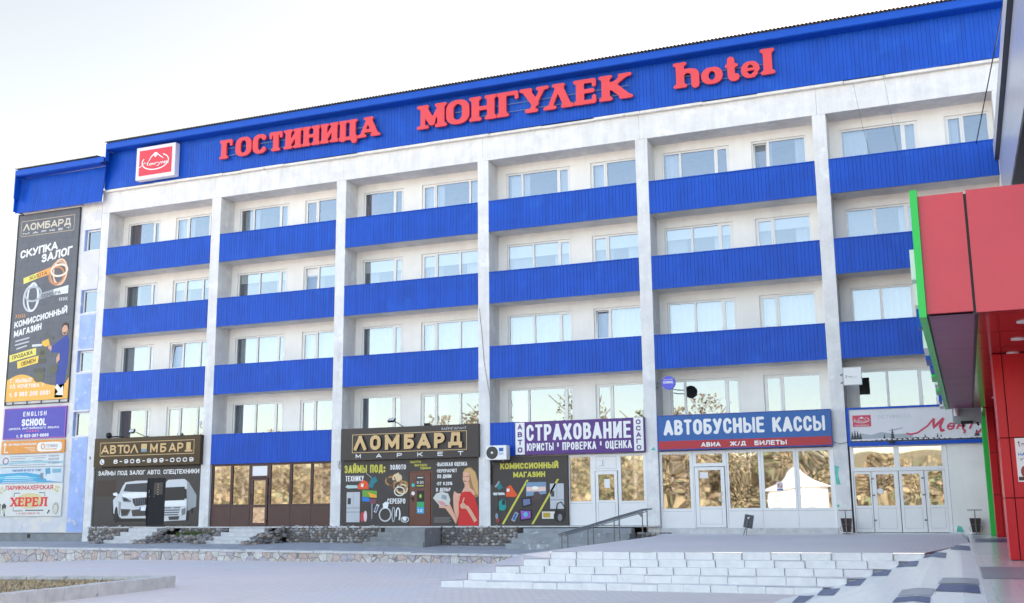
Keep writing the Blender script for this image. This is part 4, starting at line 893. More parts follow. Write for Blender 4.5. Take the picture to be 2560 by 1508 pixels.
b = mb(CHAR); b.box(3.5, 3.93, .038, .045, 3.15, 3.62, 'k'); b.build('door_sign', d_); b = mb(GOLD); [b.disc(3.7, 3.55-.1*i, .02, .034, .038, seg=10) for i in range(5)]; b.build('emblem', d_)
b = mb(STEEL); b.box(3.27, 3.30, .01, .045, 3.2, 3.34); b.disc(3.29, 3.08, .02, .02, .045); b.disc(3.52, 3.08, .02, .02, .045); b.build('handle', d_)
# floodlights and camera on the signs
def flood(label, x, y, z, arm, tilt=.5):
    t = thing('floodlight', label, 'lamp', (x, y, z)); b = mb(STEEL); b.tube([(x, y, z), (x-arm*.45, y-.25, z+.13), (x-arm, y-.42, z+.24)], .016); b.build('arm', t)
    b = mb(BLACK); c = Vector((x-arm, y-.44, z+.22)); bm = bmesh.new(); bmesh.ops.create_cube(bm, size=1)
    for v in bm.verts: v.co = Matrix.Rotation(-tilt, 3, 'X') @ Vector((v.co.x*.26, v.co.y*.07, v.co.z*.18)); v.co += c
    b.bm(bm); bm.free(); o = b.build('housing', t)
    b = mb(SILV); R = Matrix.Rotation(-tilt, 3, 'X'); b.quad(*[tuple(c+R @ Vector(q)) for q in ((-.11, -.039, -.07), (.11, -.039, -.07), (.11, -.039, .07), (-.11, -.039, .07))]); b.build('lens', o)
flood('grey floodlight on a bent arm above the АВТОЛОМБАРД sign', 3.05, -.05, 5.45, .36)
flood('grey floodlight on top of the ЛОМБАРД sign', 14.75, -.02, 5.44, .25, .9)
t = thing('security_camera', 'small black dome camera on the top left corner of the АВТОЛОМБАРД sign', 'camera', (1.2, -.1, 5.45)); bm = bmesh.new(); bmesh.ops.create_uvsphere(bm, u_segments=16, v_segments=10, radius=.12); bmesh.ops.translate(bm, vec=(1.2, -.14, 5.57), verts=bm.verts); b = mb(BLACK); b.bm(bm); bm.free(); b.build('dome', t, smooth=True); mb(BLACK).tube([(1.2, -.1, 5.5), (1.5, -.05, 5.52), (1.85, .0, 5.5)], .03).build('bracket', t)

# --- bay 3
t = sign('dark brown signboard reading ЛОМБАРД МАРКЕТ in big gold letters', 12.20, 17.80, 4.27, 5.44, -.15, .24, CHAR)
frame(t, 12.69, 17.35, 4.535, 5.215, -.15, .022, GOLD)
b = mb(GOLD); s = mb(BLACK)
for c, a, e in [('Λ', 12.82, 13.33), ('О', 13.49, 13.93), ('М', 14.11, 14.70), ('Б', 14.89, 15.30), ('А', 15.43, 15.95), ('Р', 16.10, 16.52), ('Д', 16.66, 17.20)]:
    zb_ = 4.66 if c == 'Д' else 4.62; letters(b, c, a, e, zb_, 5.16, -.23, depth=.012, t=.25); letters(s, c, a, e, zb_, 5.16, -.15, depth=.08, t=.25)
b.build('lettering', t); s.build('letter_side', t)
b = mb(WTXT)
for c, a in zip('МАРКЕТ', (12.85, 13.71, 14.56, 15.39, 16.20, 17.00)): letters(b, c, a, a+.21, 4.345, 4.49, -.15, t=.2)
b.build('subtitle', t); word(t, 'ЗАЙМГАРАНТ', 16.34, 17.34, 5.26, 5.35, -.15, M_(190, 192, 196), name='small_title', t=.13)
t = thing('poster', 'dark poster with appliances, jewellery and a woman in red around the brown door', 'poster', (15, .0, 1.88))
b = mb(CHAR); b.box(12.17, 14.98, .01, .11, 1.888, 4.26); b.box(15.92, 17.735, .01, .11, 1.888, 4.26); b.box(14.98, 15.92, .01, .11, 3.84, 4.26); b.build('board', t)
word(t, 'ЗАЙМЫ ПОД:', 12.29, 13.96, 3.81, 4.10, .01, YTXT, t=.24, gap=.1); word(t, 'ТЕХНИКУ', 12.34, 13.11, 3.51, 3.71, .01, WTXT, t=.22, gap=.1)
word(t, 'ЗОЛОТО', 14.20, 14.85, 3.90, 4.08, .01, WTXT, t=.22, gap=.1); word(t, 'СЕРЕБРО', 14.10, 14.84, 2.68, 2.87, .01, WTXT, t=.22, gap=.1)
word(t, 'БЫСТРО', 15.03, 15.46, 4.12, 4.20, .01, YTXT, t=.2); word(t, 'ВЫГОДНО', 15.2, 15.70, 4.00, 4.08, .01, YTXT, t=.2); word(t, 'УДОБНО', 15.43, 15.86, 3.89, 3.97, .01, YTXT, t=.2)
for s, e, za, zb in (('-ВЫСОКАЯ ОЦЕНКА', 17.29, 3.98, 4.12), ('-ПЕРЕРАСЧЕТ', 16.89, 3.76, 3.88), (' ПО ДНЯМ', 16.67, 3.56, 3.69), ('-ОТ 0,23%', 16.71, 3.31, 3.43), ('В ДЕНЬ!*', 16.64, 3.09, 3.22)): word(t, s, 16.07, e, za, zb, .01, WTXT, t=.2, gap=.1)
fr = M_(190, 194, 200); fg = M_(150, 154, 160)
pic(t, 'fridge_picture', [(fr, rect(12.40, 12.96, 2.03, 3.12)), (fg, rect(12.675, 12.69, 2.58, 3.1)), (fg, rect(12.40, 12.96, 2.53, 2.56)), (fg, rect(12.40, 12.96, 2.38, 2.41)), (M_(60, 62, 66), rect(12.45, 12.58, 2.68, 2.9))], .01)
org, tea = M_(225, 85, 40), M_(30, 120, 130)
pic(t, 'tool_picture', [(M_(180, 205, 205), [(12.34, 3.30), (12.4, 3.38), (12.85, 3.36), (12.85, 3.26), (12.45, 3.25)]), (org, [(12.85, 3.22), (12.9, 3.42), (13.1, 3.56), (13.3, 3.45), (13.32, 3.22)]), (M_(235, 235, 230), rect(13.0, 13.1, 3.3, 3.42)), (tea, [(13.3, 3.3), (13.42, 3.6), (13.6, 3.68), (13.7, 3.5), (13.55, 3.4), (13.5, 3.24)]), (M_(150, 150, 150), [(13.2, 3.78), (13.22, 3.8), (13.45, 3.64), (13.42, 3.62)])], .01)
pic(t, 'television_picture', [(M_(60, 60, 66), [(13.03, 3.22), (13.7, 3.18), (13.7, 2.86), (13.4, 2.74), (13.03, 2.76)]), (M_(110, 160, 60), [(13.06, 3.19), (13.67, 3.15), (13.67, 2.9), (13.06, 2.95)]), (M_(240, 170, 50), [(13.3, 3.1), (13.66, 3.0), (13.66, 2.9), (13.4, 2.92)]), (M_(40, 120, 200), [(13.06, 2.95), (13.36, 2.9), (13.36, 2.76), (13.06, 2.78)]), (M_(120, 70, 90), [(13.36, 2.86), (13.68, 2.84), (13.6, 2.66), (13.38, 2.72)])], .01)
pic(t, 'vacuum_cleaner_picture', [(M_(190, 60, 70), ell(13.08, 2.22, .09, .18)), (M_(225, 200, 205), ell(13.2, 2.24, .07, .2)), (M_(160, 160, 165), rect(13.45, 13.49, 2.1, 2.7)), (M_(70, 70, 75), [(13.3, 2.04), (13.6, 2.06), (13.5, 2.16), (13.42, 2.16)]), (M_(205, 210, 215), [(13.55, 2.4), (13.65, 2.36), (13.78, 2.64), (13.67, 2.68)]), (M_(60, 80, 140), [(13.59, 2.42), (13.65, 2.4), (13.73, 2.6), (13.67, 2.62)])], .01)
gd, gl_, gk = M_(170, 130, 80), M_(225, 200, 160), M_(90, 62, 40)
b = MB(); y_ = .008
b.use(M_(70, 66, 64)).prism(ell(14.48, 3.45, .48, .38), .006, .01)
for i, (cx, cz, r, th, m) in enumerate([(14.22, 3.5, .22, .06, gd), (14.32, 3.55, .26, .05, gk), (14.5, 3.6, .2, .06, gl_), (14.62, 3.3, .28, .05, gd), (14.7, 3.2, .24, .06, gl_), (14.4, 3.35, .22, .05, gk), (14.78, 3.35, .18, .05, gd), (14.6, 3.12, .22, .04, M_(230, 225, 215))]):
    b.use(m).ring(cx, cz, r, r*.8, th, .004-.002*i, .01, seg=24)
b.use(gl_).prism([(14.38, 3.7), (14.55, 3.8), (14.7, 3.55), (14.5, 3.45)], -.014, .01); b.build('gold_picture', t)
b = MB(); b.use(SILV).ring(14.02, 2.3, .26, .26, .05, .0, .008, seg=30); b.use(ch).prism([(13.94, 2.52), (14.12, 2.52), (14.16, 2.7), (14.04, 2.76), (13.92, 2.68)], -.004, .008); b.use(SILV).ring(14.36, 2.3, .07, .27, .03, -.006, .008); b.use(ch).ring(14.55, 2.3, .1, .25, .05, -.008, .008, a0=-60, a1=200); b.use(SILV).ring(14.83, 2.12, .17, .11, .04, -.010, .008); b.use(ch).prism(ell(14.82, 2.14, .08, .07), -.012, .008); b.build('silver_picture', t)
skin, hair, hair2, red_ = M_(222, 170, 145), M_(205, 165, 110), M_(165, 120, 75), M_(205, 40, 40)
pic(t, 'woman_picture', [(hair2, [(17.12, 3.75), (17.25, 3.9), (17.45, 3.92), (17.62, 3.75), (17.72, 3.4), (17.73, 2.9), (17.6, 2.85), (17.45, 3.1), (17.2, 3.2)]), (skin, [(17.08, 3.06), (17.2, 3.26), (17.2, 3.4), (17.36, 3.4), (17.4, 3.2), (17.55, 3.1), (17.6, 2.95), (16.9, 3.02), (16.78, 3.1), (16.74, 2.9), (16.76, 2.5), (16.88, 2.0), (16.96, 2.3), (17.0, 2.9)]),
 (red_, [(17.06, 3.04), (17.2, 3.08), (17.42, 3.07), (17.58, 2.9), (17.68, 2.6), (17.73, 2.3), (17.73, 1.9), (16.92, 1.9), (16.96, 2.3), (16.96, 2.7)]), (skin, [(17.13, 3.72), (17.24, 3.8), (17.36, 3.72), (17.38, 3.5), (17.28, 3.32), (17.18, 3.34), (17.12, 3.5)]), (hair2, stroke([(17.5, 3.6), (17.56, 3.3), (17.66, 2.9)], .05)), (hair, [(17.12, 3.72), (17.2, 3.86), (17.4, 3.9), (17.6, 3.74), (17.7, 3.4), (17.72, 2.95), (17.62, 3.0), (17.5, 3.3), (17.42, 3.6), (17.33, 3.76), (17.2, 3.76)]),
 (M_(150, 40, 45), rect(17.17, 17.25, 3.42, 3.45)), (M_(60, 45, 40), rect(17.15, 17.19, 3.59, 3.615)), (M_(60, 45, 40), rect(17.27, 17.33, 3.59, 3.615)), (skin, stroke([(17.12, 2.58), (17.3, 2.52), (17.46, 2.3), (17.62, 2.04)], .13)), (skin, ell(17.13, 2.58, .11, .10)), (skin, stroke([(17.11, 2.62), (17.14, 2.75), (17.18, 2.86)], .05)),
 (skin, [(16.2, 2.62), (16.5, 2.58), (16.62, 2.66), (16.9, 2.1), (16.86, 1.95), (16.7, 2.2), (16.45, 2.5), (16.2, 2.52)]), (M_(205, 205, 200), [(16.24, 2.58), (15.96, 2.86), (16.08, 3.02), (16.3, 3.08), (16.55, 3.02), (16.64, 2.8), (16.6, 2.62)]), (M_(215, 150, 150), [(16.28, 2.6), (16.1, 2.78), (16.36, 2.74), (16.5, 2.62)]), (M_(150, 160, 165), [(16.3, 2.98), (16.5, 2.94), (16.5, 2.8), (16.3, 2.84)])], .01)
b = mb(M_(140, 138, 136))
for i in range(6): b.box(15.98, 16.68-.05*(i % 3), .006, .01, 2.18-.035*i, 2.192-.035*i, 'k')
b.build('small_print', t)
d_ = mb(mat('brown_steel_door', (.14, .05, .032), .4, var=.12)); d_.box(14.99, 15.915, .02, .10, 1.886, 3.83); d_.bevbox(15.06, 15.85, -.01, .03, 1.895, 3.77, .012); d_ = d_.build('shop_door', hotel)
b = mb(CHAR); b.box(15.27, 15.62, -.016, -.01, 3.22, 3.66, 'k'); o = b.build('hours_sign', d_); b = mb(WTXT); letters(b, '9·20', 15.31, 15.58, 3.38, 3.47, -.016, t=.14); b.box(15.33, 15.56, -.02, -.016, 3.58, 3.61, 'k'); b.use(YTXT).box(15.3, 15.59, -.02, -.016, 3.29, 3.32, 'k'); b.build('lettering', o)
b = mb(BLACK); b.box(15.32, 15.60, -.016, -.01, 2.74, 3.13, 'k'); b.use(M_(150, 200, 60)).prism(ell(15.46, 2.94, .05, .07), -.02, -.01); b.use(M_(60, 170, 110)).box(15.32, 15.6, -.016, -.01, 2.55, 2.735, 'k'); b.use(M_(60, 170, 220)).box(15.32, 15.6, -.016, -.01, 2.33, 2.545, 'k'); b.use(WTXT).box(15.36, 15.4, -.02, -.016, 2.39, 2.47, 'k'); b.box(15.44, 15.55, -.02, -.016, 2.44, 2.47, 'k'); b.box(15.44, 15.53, -.02, -.016, 2.38, 2.41, 'k'); b.build('sticker', d_)
b = mb(M_(60, 190, 190)); b.disc(15.16, 3.33, .065, -.016, -.01); b.use(WTXT).disc(15.16, 3.04, .07, -.016, -.01); b.build('sticker', d_)
b = mb(BLACK); b.box(15.14, 15.18, -.03, -.01, 2.75, 2.92); b.tube([(15.16, -.03, 2.86), (15.16, -.06, 2.86), (15.06, -.06, 2.86)], .012); b.build('handle', d_)

# --- bay 4
t = sign('purple sign reading СТРАХОВАНИЕ between white vertical strips АВТО and ОСАГО', 19.17, 23.83, 4.29, 5.43, -.12, .0, PURPLE)
b = mb(WTXT); b.box(19.20, 19.54, -.126, -.12, 4.285+.02, 5.41, 'k'); b.box(23.46, 23.79, -.126, -.12, 4.32, 5.425, 'k'); b.build('white_strip', t)
b = mb(PURPLE)
for i, c in enumerate('АВТО'): letters(b, c, 19.285, 19.455, 5.17-.265*i, 5.35-.265*i, -.126, t=.22)
for i, c in enumerate('ОСАГО'): letters(b, c, 23.545, 23.705, 5.20-.212*i, 5.36-.212*i, -.126, t=.22)
b.build('vertical_lettering', t)
word(t, 'СТРАХОВАНИЕ', 19.61, 23.36, 4.765, 5.325, -.12, WTXT, t=.2, gap=.1); word(t, 'ЮРИСТЫ * ПРОВЕРКА * ОЦЕНКА', 19.62, 23.38, 4.42, 4.685, -.12, WTXT, name='subtitle', t=.2, gap=.1)
t = thing('poster', 'dark poster reading КОМИССИОННЫЙ МАГАЗИН with tools and electronics between yellow stripes', 'poster', (19.6, .02, 1.84))
b = mb(CHAR); b.box(18.20, 21.05, .01, .11, 1.888, 4.25); b.build('board', t)
word(t, 'КОМИССИОННЫЙ', 18.56, 20.72, 3.82, 4.03, .01, YTXT, t=.24, gap=.1); word(t, 'МАГАЗИН', 19.05, 20.23, 3.53, 3.72, .01, YTXT, t=.24, gap=.1)
b = mb(YTXT); b.prism([(18.60, 1.94), (18.68, 1.94), (19.62, 3.44), (19.54, 3.44)], .006, .01); b.prism([(19.70, 1.94), (19.78, 1.94), (20.74, 3.45), (20.66, 3.45)], .006, .01); b.build('stripe', t)
pic(t, 'tool_picture', [(tea, [(18.4, 3.25), (18.52, 3.38), (18.66, 3.2), (18.5, 3.1)]), (M_(160, 170, 180), [(18.34, 3.22), (18.5, 3.42), (18.54, 3.4), (18.4, 3.2)]), (org, [(18.76, 2.88), (18.8, 3.2), (18.95, 3.28), (19.2, 2.92), (19.1, 2.86)]), (M_(235, 235, 230), rect(18.8, 18.9, 3.05, 3.15)), (M_(205, 215, 215), [(18.28, 3.02), (18.7, 3.02), (18.74, 2.94), (18.3, 2.93)]), (M_(40, 44, 48), stroke([(18.46, 3.0), (18.5, 2.6), (18.42, 2.4)], .03)), (M_(20, 150, 145), [(18.52, 2.42), (18.5, 2.7), (18.6, 2.78), (18.76, 2.76), (18.78, 2.5), (18.7, 2.4)]), (M_(40, 44, 48), rect(18.62, 18.74, 2.6, 2.76)), (M_(150, 60, 60), ell(18.46, 2.08, .07, .09)), (M_(120, 160, 180), ell(18.42, 2.22, .05, .1))], .01)
pic(t, 'electronics_picture', [(M_(120, 150, 180), [(19.52, 3.36), (20.26, 3.36), (20.26, 2.96), (19.52, 2.88)]), (M_(235, 200, 190), [(19.54, 3.2), (20.24, 3.2), (20.24, 3.05), (19.54, 3.05)]), (M_(245, 240, 230), ell(19.85, 3.16, .12, .06)), (M_(80, 66, 66), [(19.82, 3.02), (19.95, 3.04), (20.2, 2.78), (19.75, 2.74)]), (M_(26, 28, 34), [(19.34, 2.82), (19.7, 2.86), (19.72, 2.58), (19.38, 2.5)]), (M_(110, 120, 160), [(19.4, 2.78), (19.66, 2.8), (19.68, 2.62), (19.42, 2.56)]), (M_(26, 28, 34), [(19.26, 2.44), (19.72, 2.42), (19.72, 2.1), (19.3, 2.04)]), (M_(150, 90, 190), [(19.31, 2.4), (19.68, 2.38), (19.68, 2.15), (19.34, 2.1)]), (M_(90, 190, 210), ell(19.5, 2.27, .08, .08)), (M_(170, 174, 180), [(18.96, 2.08), (19.08, 2.02), (19.24, 2.3), (19.12, 2.36)]), (M_(60, 100, 180), [(19.0, 2.1), (19.08, 2.07), (19.2, 2.28), (19.12, 2.32)])], .01)
pic(t, 'fridge_picture', [(fr, rect(20.4, 20.9, 2.45, 3.30)), (fg, rect(20.64, 20.655, 2.8, 3.3)), (fg, rect(20.4, 20.9, 2.74, 2.77)), (M_(60, 62, 66), rect(20.44, 20.55, 2.86, 3.05)), (M_(225, 222, 215), rect(20.1, 20.56, 2.12, 2.36)), (M_(190, 160, 60), rect(20.14, 20.4, 2.16, 2.32)), (M_(34, 34, 38), ell(20.72, 2.2, .2, .2)), (M_(130, 130, 135), ell(20.75, 2.16, .08, .12)), (M_(34, 34, 38), stroke([(20.6, 2.3), (20.66, 2.62), (20.8, 2.68), (20.92, 2.5), (20.92, 2.2)], .035))], .01)
ac = thing('air_conditioner', 'white outdoor air conditioner unit beside the purple sign', 'air conditioner', (18.6, -.2, 4.1))
b = mb(PVC); b.bevbox(18.24, 19.02, -.52, -.2, 4.13, 4.63, .02); o = b.build('casing', ac)
b = mb(BLACK); b.disc(18.48, 4.38, .215, -.535, -.52); b.build('fan_grille', o); b = mb(STEEL)
for r_ in (.07, .11, .15, .19): b.ring(18.48, 4.38, r_, r_, .008, -.542, -.535, seg=28)
b.use(WTXT).disc(18.48, 4.38, .04, -.545, -.535); b.build('fan_guard', o)
b = mb(SIGNBL); b.box(18.74, 18.9, -.526, -.52, 4.42, 4.54, 'k'); b.use(M_(170, 190, 220)).box(18.74, 18.9, -.526, -.52, 4.3, 4.38, 'k'); b.build('label_plate', o)
b = mb(STEEL); b.box(18.36, 18.40, -.5, .0, 4.08, 4.125); b.box(18.86, 18.90, -.5, .0, 4.08, 4.125); b.build('bracket', ac)
mb(BLACK).tube([(18.3, -.25, 4.13), (18.24, -.06, 3.95), (18.22, -.03, 3.6), (18.23, -.03, 3.3)], .03).build('pipe', ac)

# --- bay 5
t = sign('blue and red sign reading АВТОБУСНЫЕ КАССЫ', 24.28, 29.84, 4.305, 5.445, -.15, .24, SIGNBL)
b = mb(SIGNRD); b.box(24.30, 29.82, -.154, -.15, 4.34, 4.605, 'k'); b.build('red_stripe', t); b = mb(PURPLE); frame(t, 24.275, 29.845, 4.30, 5.45, -.15, .03, mat('sign_edge_blue', (.03, .05, .30), .4))
word(t, 'АВТОБУСНЫЕ', 24.49, 27.78, 4.79, 5.29, -.15, WTXT, style='round', t=.23, gap=.08); word(t, 'КАССЫ', 28.03, 29.65, 4.78, 5.26, -.15, WTXT, style='round', t=.23, gap=.08)
for s, a, e in (('АВИА', 25.72, 26.35), ('Ж/Д', 26.66, 27.17), ('БИЛЕТЫ', 27.44, 28.45)): word(t, s, a, e, 4.385, 4.535, -.154, WTXT, name='subtitle', style='round', t=.24, gap=.14)
def bracket_sign(name, label, px, build):
    t = thing(name, label, 'sign', (px, -.3, 6.3)); build(t); return t
def rs(t):
    b = mb(mat('violet_blue_sign', (.10, .11, .60), .4, var=.03)); b.disc(24.83, 6.475, .225, -.66, -.56); o = b.build('disc', t)
    mb(BLACK).disc(24.83, 6.475, .215, -.555, -.55).build('back_plate', t)
    b = mb(WTXT); letters(b, 'SCHOOL', 24.66, 25.0, 6.45, 6.53, -.66, t=.24, gap=.1); letters(b, 'ENGLISH', 24.69, 24.97, 6.565, 6.60, -.66, t=.16, gap=.4); b.build('lettering', o)
    b = mb(STEEL); b.tube([(24.23, .3, 6.42), (24.4, -.5, 6.42), (24.62, -.6, 6.42)], .016); b.tube([(24.23, .3, 6.55), (24.4, -.5, 6.55), (24.62, -.6, 6.55)], .016); b.build('bracket', t)
bracket_sign('round_sign', 'round violet blue projecting sign reading SCHOOL', 24.83, rs)
def qs(t):
    b = mb(WTXT); b.bevbox(30.33, 30.88, -.66, -.5, 6.11, 6.66, .012); o = b.build('light_box', t); frame(o, 30.33, 30.88, 6.11, 6.66, -.66, .018, SILV)
    b = mb(MAROON); b.box(30.42, 30.435, -.665, -.66, 6.33, 6.42, 'k'); b.use(BLACK); letters(b, 'П.ЛМ', 30.48, 30.60, 6.345, 6.375, -.66, t=.15); b.box(30.61, 30.74, -.664, -.66, 6.345, 6.35, 'k'); b.build('lettering', o)
    mb(BLACK).box(30.34, 30.87, -.498, -.49, 6.12, 6.65).build('back_plate', t)
    b = mb(STEEL); b.tube([(30.2, .0, 6.25), (30.36, -.52, 6.25)], .016); b.tube([(30.2, .0, 6.5), (30.36, -.52, 6.5)], .016); b.build('bracket', t)
bracket_sign('square_sign', 'square white projecting light box on the pier right of the ticket office', 30.6, qs)
# --- bay 6
t = thing('signboard', 'white hotel entrance signboard with pink script and a forest silhouette in a blue frame', 'sign', (32.6, .2, 4.28))
b = mb(mat('off_white_banner', (.70, .70, .73), .6, var=.04, vscale=2)); b.box(30.31, 35.25, -.06, .24, 4.29, 5.44); b.build('board', t)
b = mb(BLUED); b.box(30.30, 35.28, -.10, .2, 5.395, 5.455); b.box(30.30, 35.28, -.10, .2, 4.27, 4.38); b.box(30.30, 30.37, -.10, .2, 4.38, 5.395); b.build('frame', t)
LOGR = M_(200, 70, 95)
def logo(parent, x0, x1, z0, z1, y, mred, big=False):
    W, H = x1-x0, z1-z0; px = lambda u, v: (x0+u*W, z0+v*H)
    b = mb(mred); b.box(x0, x1, y-.01, y, z0, z1, 'k'); o = b.build('emblem', parent)
    b = mb(WTXT); cx, cz = px(.5, .5 if big else .58); rx, rz_ = W*.42, H*(.33 if big else .27); yy = y-.01
    b.ring(cx, cz, rx, rz_, W*.028, yy-.004, yy, a0=-210, a1=55, seg=34)
    b.prism([px(.5-.16, .70), px(.5-.02, .86), px(.5+.02, .865), px(.5+.16, .70), px(.56, .76), px(.5, .66), px(.44, .76)], yy-.007, yy)
    b.prism(stroke([px(.30, .54), px(.36, .68), px(.48, .85)], W*.022), yy-.009, yy); b.prism(stroke([px(.52, .85), px(.62, .72), px(.74, .60)], W*.022), yy-.011, yy)
    # script word
    bz = .36 if big else .42
    script(b, x0+.06*W, x1-.06*W, z0+bz*H, H*.17, yy, yy-.013)
    if not big: letters(b, 'ГОСТИНИЦА', x0+.12*W, x1-.12*W, z0+.07*H, z0+.17*H, yy, t=.2, gap=.3)
    b.build('symbol', o)
SCR = [[(-.08, -.12), (-.02, -.05), (.05, .25), (.13, .95), (.17, .4), (.27, .95), (.24, .3), (.29, .05)], [(.32, .2), (.34, .5), (.40, .5), (.41, .2), (.36, .05), (.32, .2)], [(.45, .55), (.44, .05)], [(.44, .32), (.52, .36)], [(.53, .55), (.52, .05)],
       [(.57, .05), (.58, .5), (.65, .52)], [(.68, .55), (.72, .2)], [(.78, .58), (.70, -.2), (.64, -.3)], [(.80, .05), (.84, .55), (.88, .1)], [(.90, .3), (.95, .35), (.94, .55), (.90, .4), (.91, .1), (.97, .1)], [(1.0, .55), (.99, .05)], [(1.08, .6), (1.0, .3), (1.09, .02)]]
def script(b, x0, x1, z0, h, yb, yf, upto=None, w_=.14):
    for i, P in enumerate(SCR[:upto]):
        Q = [(x0+(p[0]+.2*p[1]*h/(x1-x0))*(x1-x0)/1.12, z0+p[1]*h) for p in P]
        S = [Q[0]]
        for a, c in zip(Q, Q[1:]): S += [((a[0]*(3-k)+c[0]*k)/3, (a[1]*(3-k)+c[1]*k)/3) for k in (1, 2, 3)]
        b.prism(stroke(S, w_*h), yf-.0012*i, yb)
logo(t, 30.475, 31.015, 4.865, 5.215, -.06, LOGR)
word(t, 'ГОСТИНИЦА', 31.10, 32.20, 5.09, 5.20, -.06, mat('faded_grey_print', (.58, .58, .62), .6), name='faded_lettering', t=.2, gap=.2)
b = mb(LOGR)
BIG = [[(-.30, .05), (-.22, -.05), (-.10, .05), (.05, .5), (.13, 1.0)], [(.13, 1.0), (.16, .35), (.30, 1.0)], [(.30, 1.0), (.27, .45), (.31, .12), (.36, .2)], ell(.46, .42, .055, .2)+[(.515, .42)], [(.41, .42), (.51, .42)], [(.60, .62), (.57, .22)], [(.57, .42), (.67, .45)], [(.70, .65), (.67, .22), (.72, .1), (.71, -.08)], [(.79, .22), (.82, .66), (.90, .62)], [(.95, .68), (.99, .42), (1.07, .68)], [(1.07, .68), (.97, .02), (.92, -.1)], [(1.10, .2), (1.17, .72), (1.20, .25)], [(1.26, .42), (1.33, .5), (1.3, .68), (1.25, .5), (1.28, .25), (1.36, .3)], [(1.42, .7), (1.40, .25)], [(1.52, .72), (1.42, .46), (1.53, .24)]]
for i, P in enumerate(BIG):
    Q = [(32.50+p[0]*1.62+.12*p[1], 4.60+p[1]*.44) for p in P]; S = [Q[0]]
    for a, c in zip(Q, Q[1:]): S += [((a[0]*(3-k)+c[0]*k)/3, (a[1]*(3-k)+c[1]*k)/3) for k in (1, 2, 3)]
    b.prism(stroke(S, .075 if i in (1, 2) else .05), -.066-.0012*i, -.06)
b.build('script_lettering', t)
SIL = M_(62, 66, 72); b = mb(M_(165, 172, 180)); b.prism([(30.4, 4.52), (30.7, 4.66), (31.0, 4.6), (31.3, 4.68), (31.7, 4.6), (32.2, 4.62), (32.2, 4.50), (30.4, 4.48)], -.064, -.06); b.prism([(31.5, 4.72), (31.9, 4.80), (31.95, 4.78), (31.6, 4.70)], -.064, -.06); b.use(SIL); pts = [(30.38, 4.385), (30.38, 4.5)]; x = 30.38
while x < 35.2: pts.append((x, 4.46+.03*math.sin(x*2.2)+rnd.uniform(-.012, .012))); x += .06
pts.append((35.2, 4.385)); b.prism(pts, -.066, -.06)
for x, h, w_ in ((30.44, .26, .09), (30.52, .3, .1), (30.6, .28, .1), (30.68, .2, .1), (31.38, .16, .06), (31.62, .32, .11), (32.55, .12, .05), (32.9, .13, .05), (33.0, .1, .04), (34.0, .2, .16), (34.5, .16, .06)):
    P = [(x, 4.47+h)]; n = 4
    for k in range(n): P += [(x+w_*(k+1)/n*.62, 4.47+h*(1-(k+1)/n)+.012), (x+w_*(k+1)/n*.35, 4.47+h*(1-(k+1)/n)+.006)]
    P += [(2*x-p[0], p[1]) for p in P[:0:-1]]; b.prism(P, -.068, -.06)
b.use(WTXT); x = 30.42
while x < 35.2: b.box(x, x+.10, -.072, -.06, 4.43, 4.455); b.box(x+.02, x+.05, -.072, -.06, 4.455, 4.475); x += .15
b.build('forest_silhouette', t)
b = mb(BLACK); b.bevbox(31.5, 31.66, -.24, -.11, 4.33, 4.40, .01); o = b.build('lamp_housing', t)
mb(SILV).quad((31.52, -.2, 4.327), (31.64, -.2, 4.327), (31.64, -.13, 4.327), (31.52, -.13, 4.327)).build('lens', o)

# --- roof letters and logo box
SL = dict(style='slab', depth=.13)
def roofword(nm, label, boxes, x0, x1):
    t = thing('raised_lettering', label, 'sign lettering', ((x0+x1)/2, -.2, 16.65))
    for c, a, e, za, zb, tt in boxes:
        b = mb(LETRED); H = zb-za; lp = glyph(c, (e-a)/H, tt, 'slab'); b.loops(lp, -.315, -.225, lambda u, v, a=a, za=za, H=H: (a+u*H, za+v*H)); b.build('letter', t)
    b = mb(STEEL)
    for z in (16.82, 17.12): b.box(x0, x1, -.215, -.20, z, z+.02)
    b.build('mounting_rail', t)
G['t'] = (.6, [C([(.45, 1), (.45, .25)]+arc(.74, .25, .29, .25, 180, 320)), C([(0.02, .70), (.98, .70)])])
roofword('a', 'raised red slab letters reading ГОСТИНИЦА on the blue cornice', [(c, a, e, 16.68, 17.48, .31) for c, a, e in (('Г', 6.36, 6.96), ('О', 7.06, 7.84), ('С', 7.90, 8.60), ('Т', 8.64, 9.38), ('И', 9.47, 10.17), ('Н', 10.31, 11.02), ('И', 11.15, 11.86), ('Ц', 11.99, 12.75), ('А', 12.84, 13.68))], 6.4, 13.6)
roofword('b', 'raised red slab letters reading МОНГУЛЕК, the largest word on the cornice', [(c, a, e, 16.64, 17.58, .31) for c, a, e in (('М', 15.47, 16.52), ('О', 16.60, 17.55), ('Н', 17.65, 18.57), ('Г', 18.75, 19.60), ('У', 19.68, 20.62), ('Λ', 20.62, 21.56), ('Е', 21.76, 22.58), ('К', 22.72, 23.74))], 15.5, 23.7)
roofword('c', 'raised red lower case letters reading hotel at the right of the cornice', [('h', 25.42, 26.22, 16.70, 17.62, .30), ('o', 26.29, 27.03, 16.68, 17.27, .42), ('t', 27.05, 27.62, 16.68, 17.48, .30), ('e', 27.65, 28.28, 16.69, 17.26, .34), ('l', 28.34, 28.76, 16.71, 17.62, .31)], 25.4, 28.7)
t = thing('logo_sign', 'square red and white logo light box on the left end of the blue cornice', 'sign', (3.1, -.2, 16.25))
b = mb(mat('pale_lilac_box', (.72, .70, .78), .5, var=.03)); b.bevbox(2.09, 4.13, -.45, -.16, 16.25, 17.69, .02); b.build('board', t)
logo(t, 2.26, 3.96, 16.42, 17.53, -.45, M_(215, 62, 78), big=True)

